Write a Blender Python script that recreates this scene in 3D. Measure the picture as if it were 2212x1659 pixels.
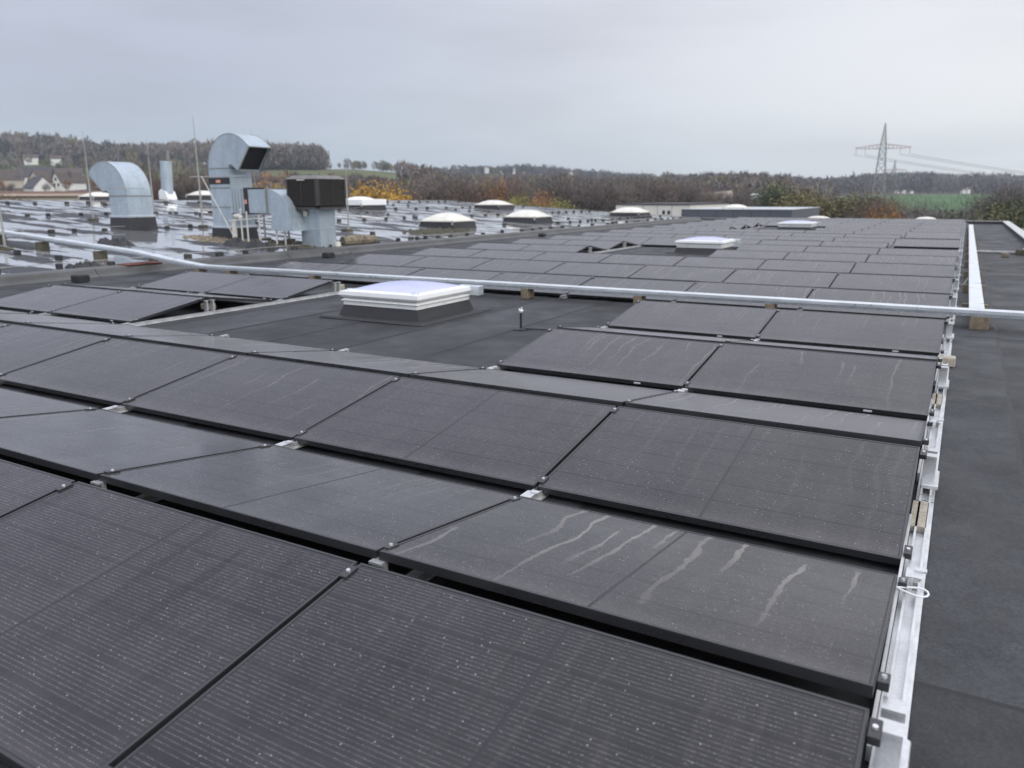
import bpy, bmesh, math, random
import numpy as np
from mathutils import Matrix, Vector, Quaternion
random.seed(7); RNG = np.random.default_rng(7)
for o in list(bpy.data.objects): bpy.data.objects.remove(o)
S = bpy.context.scene
COL = S.collection
# ------------------------------------------------------------------ camera
F = 1682.167                       # focal length for a 2212 px wide frame
PITCH, ROLL, YAW = 0.23655, -0.004, -0.5192
CAM = np.array([0.0747, -0.900, 1.600])
def cam_axes():
    cy, sy = math.cos(YAW), math.sin(YAW)
    fwd = np.array([sy*math.cos(PITCH), cy*math.cos(PITCH), -math.sin(PITCH)])
    r = np.array([cy, -sy, 0.]); u = np.cross(r, fwd)
    return (math.cos(ROLL)*r+math.sin(ROLL)*u, -math.sin(ROLL)*r+math.cos(ROLL)*u, fwd)
AR, AU, AF = cam_axes()
cd = bpy.data.cameras.new('camera'); cam = bpy.data.objects.new('camera', cd); COL.objects.link(cam)
cd.sensor_width = 36; cd.lens = 36*F/2212; cd.clip_start = 0.05; cd.clip_end = 6000
m = Matrix.Identity(4)
for i in range(3): m[i][0], m[i][1], m[i][2], m[i][3] = AR[i], AU[i], -AF[i], CAM[i]
cam.matrix_world = m
cd.dof.use_dof = True; cd.dof.focus_distance = 4.2; cd.dof.aperture_fstop = 2.6
S.camera = cam
def ray(x, y): return AR*(x-1106)/F + AU*(829.5-y)/F + AF
def at(x, y, D):                   # real point at ground distance D metres along that bearing
    d = ray(x, y); return CAM + d*D/math.hypot(d[0], d[1])
# ------------------------------------------------------------------ sky, sun, exposure
SUN_EL, SUN_AZ = math.radians(32), math.radians(118)     # bearing from +Y towards +X
w = bpy.data.worlds.new('World'); S.world = w; w.use_nodes = True
def NT(nt):
    def N(t, **k):
        n = nt.nodes.new(t)
        for a, v in k.items():
            if a == 'inp':
                for i, x in v.items(): n.inputs[i].default_value = x
            else: setattr(n, a, v)
        return n
    def L(a, b): nt.links.new(a, b)
    def val(s, x):
        if isinstance(x, (int, float)): s.default_value = x
        elif isinstance(x, (tuple, list)): s.default_value = tuple(x) if len(x) != 3 or s.type == 'VECTOR' else (*x, 1)
        else: L(x, s)
    def M(op, a, b=0.0, c=None, clamp=False):
        n = N('ShaderNodeMath', operation=op, use_clamp=clamp)
        val(n.inputs[0], a); val(n.inputs[1], b)
        if c is not None: val(n.inputs[2], c)
        return n.outputs[0]
    def MIX(f, a, b, mode='MIX'):
        n = N('ShaderNodeMix', data_type='RGBA', blend_type=mode)
        val(n.inputs[0], f); val(n.inputs[6], a); val(n.inputs[7], b)
        return n.outputs[2]
    def SM(x, lo, hi, a=0.0, b=1.0):
        n = N('ShaderNodeMapRange', interpolation_type='SMOOTHSTEP')
        val(n.inputs[0], x); n.inputs[1].default_value = lo; n.inputs[2].default_value = hi
        n.inputs[3].default_value = a; n.inputs[4].default_value = b
        return n.outputs[0]
    def NOISE(vec, scale, detail=2.0, rough=0.5, dim='3D', w=None):
        n = N('ShaderNodeTexNoise', noise_dimensions=dim)
        if vec is not None: L(vec, n.inputs['Vector'])
        n.inputs['Scale'].default_value = scale; n.inputs['Detail'].default_value = detail; n.inputs['Roughness'].default_value = rough
        if w is not None: val(n.inputs['W'], w)
        return n.outputs[0]
    def XYZ(x, y, z):
        n = N('ShaderNodeCombineXYZ'); val(n.inputs[0], x); val(n.inputs[1], y); val(n.inputs[2], z); return n.outputs[0]
    return N, L, M, MIX, SM, NOISE, XYZ
wt = w.node_tree; wt.nodes.clear()
N, L, M, MIX, SM, NOISE, XYZ = NT(wt)
tc = N('ShaderNodeTexCoord'); sep = N('ShaderNodeSeparateXYZ'); L(tc.outputs['Generated'], sep.inputs[0])
el = sep.outputs[2]
def bearing_dot(deg):
    a = math.radians(deg)
    return M('ADD', M('MULTIPLY', sep.outputs[0], math.sin(a)), M('MULTIPLY', sep.outputs[1], math.cos(a)))
bright = SM(bearing_dot(55), -0.30, 0.72)
cloud = NOISE(XYZ(M('MULTIPLY', sep.outputs[0], 1.0), M('MULTIPLY', sep.outputs[1], 1.0), M('MULTIPLY', el, 5.0)), 1.6, 4, 0.5)
c0 = MIX(bright, (0.435, 0.475, 0.575), (0.76, 0.77, 0.79))
c1 = MIX(SM(el, 0.0, 0.16, 0.75, 0.0), c0, MIX(bright, (0.46, 0.56, 0.62), (0.73, 0.775, 0.775)))
c2 = MIX(SM(el, 0.10, 0.34, 0.0, 0.5), c1, (0.56, 0.57, 0.66))
c3 = MIX(1.0, c2, XYZ(*[SM(cloud, 0.3, 0.7, 0.88, 1.12)]*3), 'MULTIPLY')
c4 = MIX(1.0, c3, XYZ(*[SM(el, 0.22, 0.95, 1.0, 2.4)]*3), 'MULTIPLY')      # overcast skies brighten to the zenith
sky = N('ShaderNodeTexSky', sky_type='NISHITA', sun_disc=False, sun_elevation=SUN_EL, sun_rotation=SUN_AZ, air_density=1.5, dust_density=3.0)
bg1 = N('ShaderNodeBackground', inp={1: 1.10}); L(c4, bg1.inputs[0])
bg2 = N('ShaderNodeBackground', inp={1: 0.004}); L(sky.outputs[0], bg2.inputs[0])
ad = N('ShaderNodeAddShader'); L(bg1.outputs[0], ad.inputs[0]); L(bg2.outputs[0], ad.inputs[1])
L(ad.outputs[0], N('ShaderNodeOutputWorld').inputs[0])
sl = bpy.data.lights.new('sun', 'SUN'); sl.energy = 1.2; sl.angle = math.radians(40); sl.color = (1, 0.97, 0.93)
so = bpy.data.objects.new('sun', sl); COL.objects.link(so)
sd = Vector((math.sin(SUN_AZ)*math.cos(SUN_EL), math.cos(SUN_AZ)*math.cos(SUN_EL), math.sin(SUN_EL)))
so.rotation_euler = (-sd).to_track_quat('-Z', 'Y').to_euler()
S.render.engine = 'CYCLES'
S.view_settings.view_transform = 'Standard'; S.view_settings.look = 'None'; S.view_settings.exposure = 0; S.view_settings.gamma = 1
S.view_settings.use_curve_mapping = False
# ------------------------------------------------------------------ helpers
class MB:
    def __init__(s): s.v = []; s.f = []; s.m = []
    def add(s, vs, fs, mi=0):
        b = len(s.v); s.v += [tuple(map(float, p)) for p in vs]; s.f += [tuple(b+i for i in f) for f in fs]; s.m += [mi]*len(fs); return s
    def box(s, x0, x1, y0, y1, z0, z1, mi=0):
        return s.add([(x0,y0,z0),(x1,y0,z0),(x1,y1,z0),(x0,y1,z0),(x0,y0,z1),(x1,y0,z1),(x1,y1,z1),(x0,y1,z1)],
                     [(0,3,2,1),(4,5,6,7),(0,1,5,4),(1,2,6,5),(2,3,7,6),(3,0,4,7)], mi)
    def cbox(s, x0, x1, y0, y1, z0, z1, c, mi=0):       # box with chamfered vertical and top edges
        def ring(i, z): return [(x0+i+c,y0+i,z),(x1-i-c,y0+i,z),(x1-i,y0+i+c,z),(x1-i,y1-i-c,z),(x1-i-c,y1-i,z),(x0+i+c,y1-i,z),(x0+i,y1-i-c,z),(x0+i,y0+i+c,z)]
        vs = ring(0,z0)+ring(0,z1-c)+ring(c*.7,z1)
        fs = [tuple(range(7,-1,-1)), tuple(range(16,24))]
        for r in range(2):
            for k in range(8): fs.append((r*8+k, r*8+(k+1)%8, r*8+8+(k+1)%8, r*8+8+k))
        return s.add(vs, fs, mi)
    def frustum(s, a, z0, b, z1, mi=0):                 # a, b = (x0,x1,y0,y1)
        return s.add([(a[0],a[2],z0),(a[1],a[2],z0),(a[1],a[3],z0),(a[0],a[3],z0),(b[0],b[2],z1),(b[1],b[2],z1),(b[1],b[3],z1),(b[0],b[3],z1)],
                     [(0,3,2,1),(4,5,6,7),(0,1,5,4),(1,2,6,5),(2,3,7,6),(3,0,4,7)], mi)
    def cyl(s, c, r0, r1, z0, z1, n=16, mi=0, cap=True):
        vs = [(c[0]+r*math.cos(2*math.pi*k/n), c[1]+r*math.sin(2*math.pi*k/n), z) for r, z in ((r0,z0),(r1,z1)) for k in range(n)]
        fs = [(k,(k+1)%n,n+(k+1)%n,n+k) for k in range(n)]
        if cap: fs += [tuple(range(n-1,-1,-1)), tuple(range(n,2*n))]
        return s.add(vs, fs, mi)
    def tube(s, pts, rads, n=6, mi=0):
        pts = [Vector(p) for p in pts]; vs = []; fs = []
        if not isinstance(rads, (list, tuple)): rads = [rads]*len(pts)
        for i, p in enumerate(pts):
            t = (pts[min(i+1,len(pts)-1)]-pts[max(i-1,0)]).normalized()
            a = t.cross(Vector((0,0,1)) if abs(t.z) < .9 else Vector((1,0,0))).normalized(); b = t.cross(a)
            vs += [p+rads[i]*(a*math.cos(2*math.pi*k/n)+b*math.sin(2*math.pi*k/n)) for k in range(n)]
        for i in range(len(pts)-1):
            for k in range(n): fs.append((i*n+k, i*n+(k+1)%n, (i+1)*n+(k+1)%n, (i+1)*n+k))
        fs += [tuple(range(n-1,-1,-1)), tuple(range((len(pts)-1)*n, len(pts)*n))]
        return s.add(vs, fs, mi)
    def bar(s, p, q, w, h, mi=0):
        p, q = Vector(p), Vector(q); t = (q-p).normalized()
        a = t.cross(Vector((0,0,1)) if abs(t.z) < .95 else Vector((1,0,0))).normalized()*w/2; b = a.cross(t).normalized()*h/2
        vs = [p-a-b,p+a-b,p+a+b,p-a+b,q-a-b,q+a-b,q+a+b,q-a+b]
        return s.add(vs, [(0,1,2,3),(7,6,5,4),(0,4,5,1),(1,5,6,2),(2,6,7,3),(3,7,4,0)], mi)
    def extrude_xz(s, prof, y0, y1, mi=0):              # closed x-z profile swept along y
        n = len(prof); vs = [(x,y0,z) for x,z in prof]+[(x,y1,z) for x,z in prof]
        fs = [tuple(range(n)), tuple(range(2*n-1,n-1,-1))]+[(k+n,(k+1)%n+n,(k+1)%n,k) for k in range(n)]
        return s.add(vs, fs, mi)
    def mesh(s, name, mats, smooth=False):
        me = bpy.data.meshes.new(name); me.from_pydata(s.v, [], s.f)
        for mm in (mats if isinstance(mats, (list, tuple)) else [mats]): me.materials.append(mm)
        if any(s.m): me.polygons.foreach_set('material_index', s.m)
        bm = bmesh.new(); bm.from_mesh(me); bmesh.ops.recalc_face_normals(bm, faces=bm.faces); bm.to_mesh(me); bm.free()
        if smooth:
            me.polygons.foreach_set('use_smooth', [True]*len(me.polygons))
            try: me.set_sharp_from_angle(angle=math.radians(35))
            except Exception: pass
        me.update(); return me
    def build(s, name, mats, parent=None, loc=(0,0,0), rot=(0,0,0), smooth=False):
        return ob(name, s.mesh(name, mats, smooth), parent, loc, rot)
def ob(name, me, parent=None, loc=(0,0,0), rot=(0,0,0)):
    o = bpy.data.objects.new(name, me); COL.objects.link(o); o.location = loc; o.rotation_euler = rot
    if parent: o.parent = parent
    return o
def tag(o, label, cat, group=None):
    o['label'] = label; o['category'] = cat
    if group: o['group'] = group
    return o
def thing(name, label, cat, loc=(0,0,0), rot=(0,0,0), group=None): return tag(ob(name, None, None, loc, rot), label, cat, group)
def struct(o, kind='structure'): o['kind'] = kind; return o
ORD = ['first','second','third','fourth','fifth','sixth','seventh','eighth','ninth','tenth','eleventh','twelfth','thirteenth','fourteenth','fifteenth','sixteenth','seventeenth','eighteenth','nineteenth']
def ordinal(n):
    if n <= 19: return ORD[n-1]
    tens = {2:'twenty',3:'thirty',4:'forty',5:'fifty',6:'sixty',7:'seventy',8:'eighty',9:'ninety'}; t, u = divmod(n, 10)
    if u == 0: return tens[t][:-1]+'ieth'
    return tens[t]+'-'+ORD[u-1]
# ------------------------------------------------------------------ materials
def newmat(name):
    mt = bpy.data.materials.new(name); mt.use_nodes = True; nt = mt.node_tree
    b = nt.nodes['Principled BSDF']; return mt, nt, b
def simple(name, col, rough=0.6, metal=0.0, var=0.12, scale=6.0, fine=0.0, spec=0.5, bump=0.0, fscale=120.0):
    mt, nt, b = newmat(name); N, L, M, MIX, SM, NOISE, XYZ = NT(nt)
    tc = N('ShaderNodeTexCoord').outputs['Object']
    n1 = NOISE(tc, scale, 4, 0.6)
    k = SM(n1, 0.25, 0.75, 1-var, 1+var)
    if fine:
        k = M('MULTIPLY', k, SM(NOISE(tc, fscale, 2, 0.6), 0.3, 0.7, 1-fine, 1+fine))
    L(MIX(1.0, (*col, 1), XYZ(k, k, k), 'MULTIPLY'), b.inputs['Base Color'])
    b.inputs['Metallic'].default_value = metal; b.inputs['Specular IOR Level'].default_value = spec
    L(SM(n1, 0.2, 0.8, max(0.03, rough-0.08), min(1, rough+0.08)), b.inputs['Roughness'])
    if bump:
        bp = N('ShaderNodeBump', inp={0: bump, 1: 0.01}); L(NOISE(tc, fscale, 3, 0.6), bp.inputs['Height']); L(bp.outputs[0], b.inputs['Normal'])
    return mt
# solar laminate: cells with fine busbar wires behind a dusty, dew-wet glass
def panel_mat(name, wires=True):
    mt, nt, b = newmat(name); N, L, M, MIX, SM, NOISE, XYZ = NT(nt)
    tc = N('ShaderNodeTexCoord'); s = N('ShaderNodeSeparateXYZ'); L(tc.outputs['Object'], s.inputs[0]); x, y = s.outputs[0], s.outputs[1]
    seed = M('MULTIPLY', N('ShaderNodeObjectInfo').outputs['Object Index'], 3.717)
    P3 = XYZ(x, y, seed)
    # wires: 16.4 mm apart along the long side, 11 to a cell, broken by dew
    wy = M('ABSOLUTE', M('SUBTRACT', M('FRACT', M('ADD', M('MULTIPLY', y, 60.6), 200.0)), 0.5))
    wire = SM(wy, 0.08, 0.15, 1.0, 0.0)
    cy_ = M('ABSOLUTE', M('SUBTRACT', M('FRACT', M('ADD', M('DIVIDE', y, 0.1835), 10.0)), 0.5))   # 0.5 at the joint between strings
    wire = M('MULTIPLY', wire, SM(cy_, 0.44, 0.47, 1.0, 0.0))
    dew = NOISE(XYZ(M('MULTIPLY', x, 0.45), y, seed), 70, 2, 0.6)
    wirem = M('MULTIPLY', wire, SM(dew, 0.42, 0.62, 0.22, 0.75))
    spark = M('MULTIPLY', wire, SM(NOISE(P3, 300, 1, 0.5), 0.60, 0.68))  # sparkle of dew on the wires, painted as bright specks
    base = MIX(NOISE(P3, 1.3, 2), (0.010, 0.0095, 0.0125, 1), (0.017, 0.0155, 0.0195, 1))
    c = MIX(M('MULTIPLY', wirem, 0.155), base, (0.42, 0.40, 0.40, 1))
    gx = M('ABSOLUTE', M('SUBTRACT', M('FRACT', M('ADD', M('DIVIDE', x, 0.0942), 9.0)), 0.5))
    c = MIX(M('MULTIPLY', SM(gx, 0.475, 0.49), 0.05), c, (0.012, 0.012, 0.016, 1))
    # dust film, thicker towards the low edge, in blotches
    film = M('ADD', SM(NOISE(P3, 2.2, 5, 0.62), 0.25, 0.8, 0.018, 0.085), SM(y, -0.565, -0.42, 0.09, 0.0))
    film = M('MULTIPLY', film, SM(NOISE(XYZ(M('MULTIPLY', x, 9.0), M('MULTIPLY', y, 0.9), seed), 1.0, 3, 0.6), 0.2, 0.75, 0.72, 1.18))
    c = MIX(film, c, (0.330, 0.298, 0.295, 1))
    # run-off streaks down the slope: thin contour lines of a stretched noise
    oc = N('ShaderNodeSeparateColor'); L(N('ShaderNodeObjectInfo').outputs['Color'], oc.inputs[0])       # how dirty this panel is
    wob = M('MULTIPLY', M('SUBTRACT', NOISE(XYZ(M('MULTIPLY', x, 1.6), M('MULTIPLY', y, 2.3), seed), 1.0, 1, 0.5), 0.5), 0.13)
    wob = M('ADD', wob, M('MULTIPLY', M('SUBTRACT', NOISE(XYZ(M('MULTIPLY', x, 5.0), M('MULTIPLY', y, 13.0), seed), 1.0, 2, 0.5), 0.5), 0.013))
    def runs(freq, off, hw, soft, thr):
        u = M('MULTIPLY', M('ADD', x, wob), freq); ci = M('FLOOR', u); f = M('SUBTRACT', u, ci)
        wn = N('ShaderNodeTexWhiteNoise', noise_dimensions='3D'); L(XYZ(ci, M('ADD', seed, off), 0.5), wn.inputs['Vector'])
        q = N('ShaderNodeSeparateColor'); L(wn.outputs['Color'], q.inputs[0]); r0, g0, b0 = q.outputs[0], q.outputs[1], q.outputs[2]
        d = M('ABSOLUTE', M('SUBTRACT', f, M('ADD', 0.28, M('MULTIPLY', r0, 0.44))))
        wv_ = M('MULTIPLY', SM(NOISE(XYZ(x, M('MULTIPLY', y, 6.0), seed), 2.0, 2), 0.3, 0.7, 0.55, 1.35), hw)
        line = SM(M('DIVIDE', d, wv_), 0.75, soft, 1.0, 0.0)
        ye = M('SUBTRACT', M('MULTIPLY', g0, 1.25), 0.80); ys = M('SUBTRACT', 0.62, M('MULTIPLY', M('POWER', b0, 3.0), 0.7))
        seg = M('MULTIPLY', M('MULTIPLY', M('SUBTRACT', y, ye), 14.0, clamp=True), M('MULTIPLY', M('SUBTRACT', ys, y), 14.0, clamp=True))
        fade = SM(M('DIVIDE', M('SUBTRACT', y, ye), M('SUBTRACT', 0.60, ye)), 0.0, 0.75, 0.25, 1.0)
        return M('MULTIPLY', M('MULTIPLY', M('MULTIPLY', line, seg), fade), M('GREATER_THAN', wn.outputs['Value'], thr))
    grit_ = SM(NOISE(P3, 60, 2, 0.6), 0.3, 0.55, 0.6, 1.0)
    streak = M('MULTIPLY', M('MAXIMUM', runs(9.3, 0.0, 0.066, 1.9, 0.46), M('MULTIPLY', runs(4.7, 9.0, 0.040, 2.2, 0.55), 0.75)), grit_)
    streak = M('MULTIPLY', streak, oc.outputs[0])
    c = MIX(M('MULTIPLY', streak, 0.40), c, (0.44, 0.41, 0.37, 1))
    # a few darker wet runs
    wet = M('MULTIPLY', runs(4.1, 23.0, 0.075, 1.7, 0.55), oc.outputs[1])
    c = MIX(M('MULTIPLY', wet, 0.65), c, (0.012, 0.010, 0.012, 1))
    # beads of water, their bright glint painted into the colour
    vo = N('ShaderNodeTexVoronoi', feature='F1'); L(XYZ(M('MULTIPLY', x, 1.0), y, seed), vo.inputs['Vector']); vo.inputs['Scale'].default_value = 62
    csep = N('ShaderNodeSeparateColor'); L(vo.outputs['Color'], csep.inputs[0])
    bead = M('MULTIPLY', SM(vo.outputs['Distance'], 0.10, 0.20, 1.0, 0.0), SM(csep.outputs[0], 0.84, 0.90))
    c = MIX(M('MULTIPLY', bead, 0.5), c, (0.62, 0.62, 0.64, 1))
    c = MIX(M('MULTIPLY', spark, 0.30), c, (0.70, 0.69, 0.70, 1))
    L(c, b.inputs['Base Color'])
    r = M('ADD', SM(NOISE(P3, 3.1, 4, 0.6), 0.3, 0.7, 0.12, 0.22), M('MULTIPLY', streak, 0.35), clamp=True)
    L(r, b.inputs['Roughness']); b.inputs['IOR'].default_value = 1.38
    b.inputs['Sheen Weight'].default_value = 0.70; b.inputs['Sheen Roughness'].default_value = 0.21; b.inputs['Sheen Tint'].default_value = (0.84, 0.83, 0.85, 1)
    bp = N('ShaderNodeBump', inp={0: 0.06, 1: 0.002}); L(M('ADD', M('MULTIPLY', NOISE(P3, 150, 2, 0.7), 0.6), M('MULTIPLY', bead, 1.5)), bp.inputs['Height']); L(bp.outputs[0], b.inputs['Normal'])
    return mt
def bitumen(name, wetness=0.0):
    mt, nt, b = newmat(name); N, L, M, MIX, SM, NOISE, XYZ = NT(nt)
    g = N('ShaderNodeNewGeometry'); pos = g.outputs['Position']; s = N('ShaderNodeSeparateXYZ'); L(pos, s.inputs[0])
    grain = NOISE(pos, 240, 2, 0.7); mid = NOISE(pos, 14, 5, 0.65); big = NOISE(XYZ(M('MULTIPLY', s.outputs[0], 1.6), M('MULTIPLY', s.outputs[1], 0.7), 0.0), 0.8, 4, 0.6)
    rnd = N('ShaderNodeObjectInfo').outputs['Random']
    k = M('MULTIPLY', SM(grain, 0.25, 0.75, 0.5, 1.5), SM(mid, 0.25, 0.75, 0.84, 1.16))
    k = M('MULTIPLY', k, SM(NOISE(pos, 60, 3, 0.7), 0.25, 0.75, 0.66, 1.36))
    k = M('MULTIPLY', k, SM(big, 0.3, 0.7, 0.75, 1.28)); k = M('MULTIPLY', k, SM(rnd, 0, 1, 0.76, 1.28))
    c = MIX(1.0, (0.0275, 0.029, 0.0315, 1), XYZ(k, k, k), 'MULTIPLY')
    scuff = M('MULTIPLY', SM(NOISE(pos, 2.3, 6, 0.7), 0.58, 0.72), 0.16)
    c = MIX(scuff, c, (0.24, 0.24, 0.25, 1))
    bp = N('ShaderNodeBump', inp={0: 0.55, 1: 0.006}); L(M('ADD', grain, M('MULTIPLY', mid, 0.6)), bp.inputs['Height'])
    if wetness > 0:
        # standing water lies in shallow dips between the laps of the felt
        wv = XYZ(M('MULTIPLY', s.outputs[0], 0.42), M('MULTIPLY', s.outputs[1], 1.25), 0.0)
        n = M('ADD', NOISE(wv, 1.0, 4, 0.58), M('MULTIPLY', M('SUBTRACT', NOISE(pos, 0.12, 2), 0.5), 0.30))
        lap = M('ABSOLUTE', M('SUBTRACT', M('FRACT', M('ADD', M('DIVIDE', s.outputs[1], 1.02), 100.3)), 0.5))
        n = M('SUBTRACT', n, SM(lap, 0.36, 0.5, 0.0, 0.07))
        pud = SM(n, 0.475, 0.515)
        c = MIX(1.0, c, (1.3, 1.3, 1.3, 1), 'MULTIPLY'); c = MIX(M('MULTIPLY', pud, 0.9), c, (0.86, 0.87, 0.88, 1)); L(M('MULTIPLY', pud, 0.8), b.inputs['Metallic'])  # puddles coloured as white metal to carry the bright sky reflection
        L(SM(pud, 0, 1, 0.62, 0.035), b.inputs['Roughness'])
        bp.inputs[0].default_value = 0.3
        L(SM(pud, 0, 1, 0.30, 0.012), bp.inputs[0])
        L(SM(pud, 0, 1, 1.5, 2.0), b.inputs['IOR'])
    else:
        L(SM(NOISE(pos, 1.4, 4, 0.6), 0.3, 0.7, 0.52, 0.8), b.inputs['Roughness'])
    L(c, b.inputs['Base Color']); L(bp.outputs[0], b.inputs['Normal'])
    return mt
def duct_mat(name, col):
    mt, nt, b = newmat(name); N, L, M, MIX, SM, NOISE, XYZ = NT(nt)
    g = N('ShaderNodeNewGeometry').outputs['Position']; s = N('ShaderNodeSeparateXYZ'); L(g, s.inputs[0])
    st = NOISE(XYZ(M('MULTIPLY', s.outputs[0], 4.0), M('MULTIPLY', s.outputs[1], 4.0), M('MULTIPLY', s.outputs[2], 0.9)), 1.0, 4, 0.65)
    vo = N('ShaderNodeTexVoronoi'); L(g, vo.inputs['Vector']); vo.inputs['Scale'].default_value = 28
    q = N('ShaderNodeSeparateColor'); L(vo.outputs['Color'], q.inputs[0])
    k = M('MULTIPLY', SM(st, 0.25, 0.75, 0.88, 1.08), SM(q.outputs[0], 0, 1, 0.93, 1.07))
    c = MIX(1.0, (*col, 1), XYZ(k, k, k), 'MULTIPLY')
    c = MIX(M('MULTIPLY', SM(NOISE(g, 3.0, 5, 0.7), 0.58, 0.75), 0.35), c, (0.30, 0.28, 0.23, 1))
    L(c, b.inputs['Base Color']); b.inputs['Metallic'].default_value = 0.35
    L(SM(st, 0.2, 0.8, 0.36, 0.55), b.inputs['Roughness'])
    bp = N('ShaderNodeBump', inp={0: 0.12, 1: 0.05}); L(NOISE(g, 1.7, 2, 0.5), bp.inputs['Height']); L(bp.outputs[0], b.inputs['Normal'])
    return mt
MAT = {}
MAT['panel'] = panel_mat('solar_laminate')
MAT['frame'] = simple('black_anodised', (0.026, 0.026, 0.028), 0.30, 0.0, 0.2, 3.0, spec=0.6)
MAT['frame_lip'] = MAT['frame']
MAT['back'] = simple('backsheet', (0.016, 0.015, 0.018), 0.4)
MAT['alu'] = simple('aluminium', (0.70, 0.71, 0.71), 0.34, 0.6, 0.14, 8.0, 0.06)
MAT['alu_dull'] = simple('weathered_aluminium', (0.60, 0.60, 0.58), 0.45, 0.6, 0.18, 5.0, 0.1)
MAT['galv'] = simple('galvanised', (0.62, 0.67, 0.70), 0.34, 0.75, 0.12, 9.0, 0.08)
MAT['galv_lid'] = simple('galvanised_lid', (0.80, 0.84, 0.86), 0.33, 0.55, 0.06, 4.0, 0.05)  # paler than the channel steel: sky-lit brightness put into the colour
MAT['duct_blue'] = duct_mat('duct_sheet', (0.42, 0.49, 0.54))
MAT['duct_seam'] = simple('duct_flange', (0.26, 0.27, 0.25), 0.55, 0.4, 0.2, 6.0)
MAT['felt'] = bitumen('bitumen_felt')
MAT['felt_wet'] = bitumen('wet_bitumen_felt', 1.0)
MAT['lap'] = simple('lap_bleed', (0.020, 0.020, 0.021), 0.62, 0, 0.3, 9.0)
MAT['felt_dark'] = simple('dark_felt', (0.030, 0.030, 0.033), 0.6, 0, 0.25, 8.0, 0.3, bump=0.2)
MAT['kerb'] = simple('grey_felt_kerb', (0.078, 0.078, 0.075), 0.5, 0, 0.35, 1.2, 0.22, bump=0.15)
MAT['white'] = simple('white_plastic', (0.84, 0.85, 0.83), 0.32, 0, 0.03, 5.0)
MAT['cream'] = simple('aged_white_plastic', (0.74, 0.71, 0.62), 0.38, 0, 0.08, 3.0)
MAT['acrylic'] = simple('blue_white_acrylic', (0.52, 0.54, 0.78), 0.22, 0, 0.03, 3.0, spec=0.6)
MAT['wood'] = simple('weathered_timber', (0.21, 0.165, 0.11), 0.75, 0, 0.25, 14.0, 0.2)
MAT['concrete'] = simple('concrete', (0.40, 0.36, 0.29), 0.8, 0, 0.2, 12.0, 0.2, bump=0.2)
MAT['mossy'] = simple('mossy_block', (0.085, 0.078, 0.052), 0.85, 0, 0.35, 20.0, 0.3)
MAT['blk'] = simple('black_rubber', (0.022, 0.022, 0.024), 0.55, 0, 0.2, 12.0)
MAT['steel'] = simple('rod_steel', (0.44, 0.43, 0.40), 0.45, 0.5, 0.15, 8.0)
MAT['louvre'] = simple('brown_louvre', (0.040, 0.036, 0.032), 0.5, 0, 0.2, 5.0)
MAT['louvre_top'] = simple('louvre_lid', (0.16, 0.155, 0.14), 0.5, 0, 0.25, 5.0)
MAT['dark'] = simple('dark_mesh', (0.008, 0.008, 0.009), 0.8)
MAT['red'] = simple('red_mat', (0.14, 0.045, 0.03), 0.8, 0, 0.3, 10.0)
MAT['pink'] = simple('salmon_tape', (0.65, 0.30, 0.20), 0.6)
MAT['grit'] = simple('leaf_litter', (0.20, 0.17, 0.12), 0.9, 0, 0.5, 5.0, 0.4, fscale=40)
MAT['sticker'] = simple('label_white', (0.78, 0.80, 0.85), 0.4, 0, 0.02)
MAT['pipe'] = simple('pale_pipe', (0.58, 0.57, 0.53), 0.5, 0, 0.15, 9)
# ------------------------------------------------------------------ array geometry
PL, PITCHX, PW, TILT = 1.722, 1.742, 1.1294, 0.15043
GR, GV, ZP, ZR = 0.104, 0.171, 0.12, 0.05
WC, WS = PW*math.cos(TILT), PW*math.sin(TILT)
PER = 2*WC+GR+GV
XK = -14.9
YEND = 50.6
# ------------------------------------------------------------------ the roofs
def lz(X, Y):
    return 0.15+(-15-max(X, -36.0))*(0.068-0.0003*(min(Y, 60)-10))
roof = struct(MB().box(XK, 2.05, -7, YEND, -7.0, ZR-0.008).build('flat_roof', MAT['felt']))
# felt sheets, each lapped over its neighbour
rr = random.Random(3); x = XK-0.665; i = 0
while x < 1.80:
    x1 = min(x+1.0, 1.80); y = -7+rr.uniform(0, 5); ys = [-7.0]
    if x > -0.9: y = 1.76 if x < 0.1 else 1.72
    while y < YEND-1: ys.append(y); y += 7.4
    ys.append(YEND)
    for a, b_ in zip(ys[:-1], ys[1:]):
        if b_-a < 0.3: continue
        mb = MB(); n = 14; up = []; lo = []
        for k in range(n+1):
            yy = a+(b_-a)*k/n-(0.06 if k == 0 and a > -7 else 0); j = rr.uniform(-0.012, 0.012)
            up.append((x1+0.075+j if x1 < 1.79 else x1, yy)); lo.append((x-0.0, yy))
        zl, zh = ZR+0.0005*(i % 2), ZR+0.005
        vs = []
        for (ux, uy), (lx, ly) in zip(up, lo):
            e = 0.006 if uy < a+0.02 and a > -7 else 0.0
            vs += [(lx, ly, zl+e-0.0035), (ux, uy, zh+e), (ux+0.030, uy, zh+e-0.0042)]
        fs = []
        for k in range(n): p = 3*k; fs += [(p, p+1, p+4, p+3), (p+1, p+2, p+5, p+4)]
        fs += [(0, 2, 1), (3*n, 3*n+1, 3*n+2)]
        if a > -7:
            q = len(vs); vs += [(vs[0][0], vs[0][1]-.03, vs[0][2]-.014), (vs[1][0], vs[1][1]-.03, vs[1][2]-.014)]; fs.append((0, 1, q+1, q))
        mb.add(vs, fs); mb.m = [1 if (j < 2*n and j % 2) or j > 2*n+1 else 0 for j in range(len(mb.f))]; sh = mb.build('felt_sheet', [MAT['felt'], MAT['lap']], roof)
    x = x1; i += 1
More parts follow.
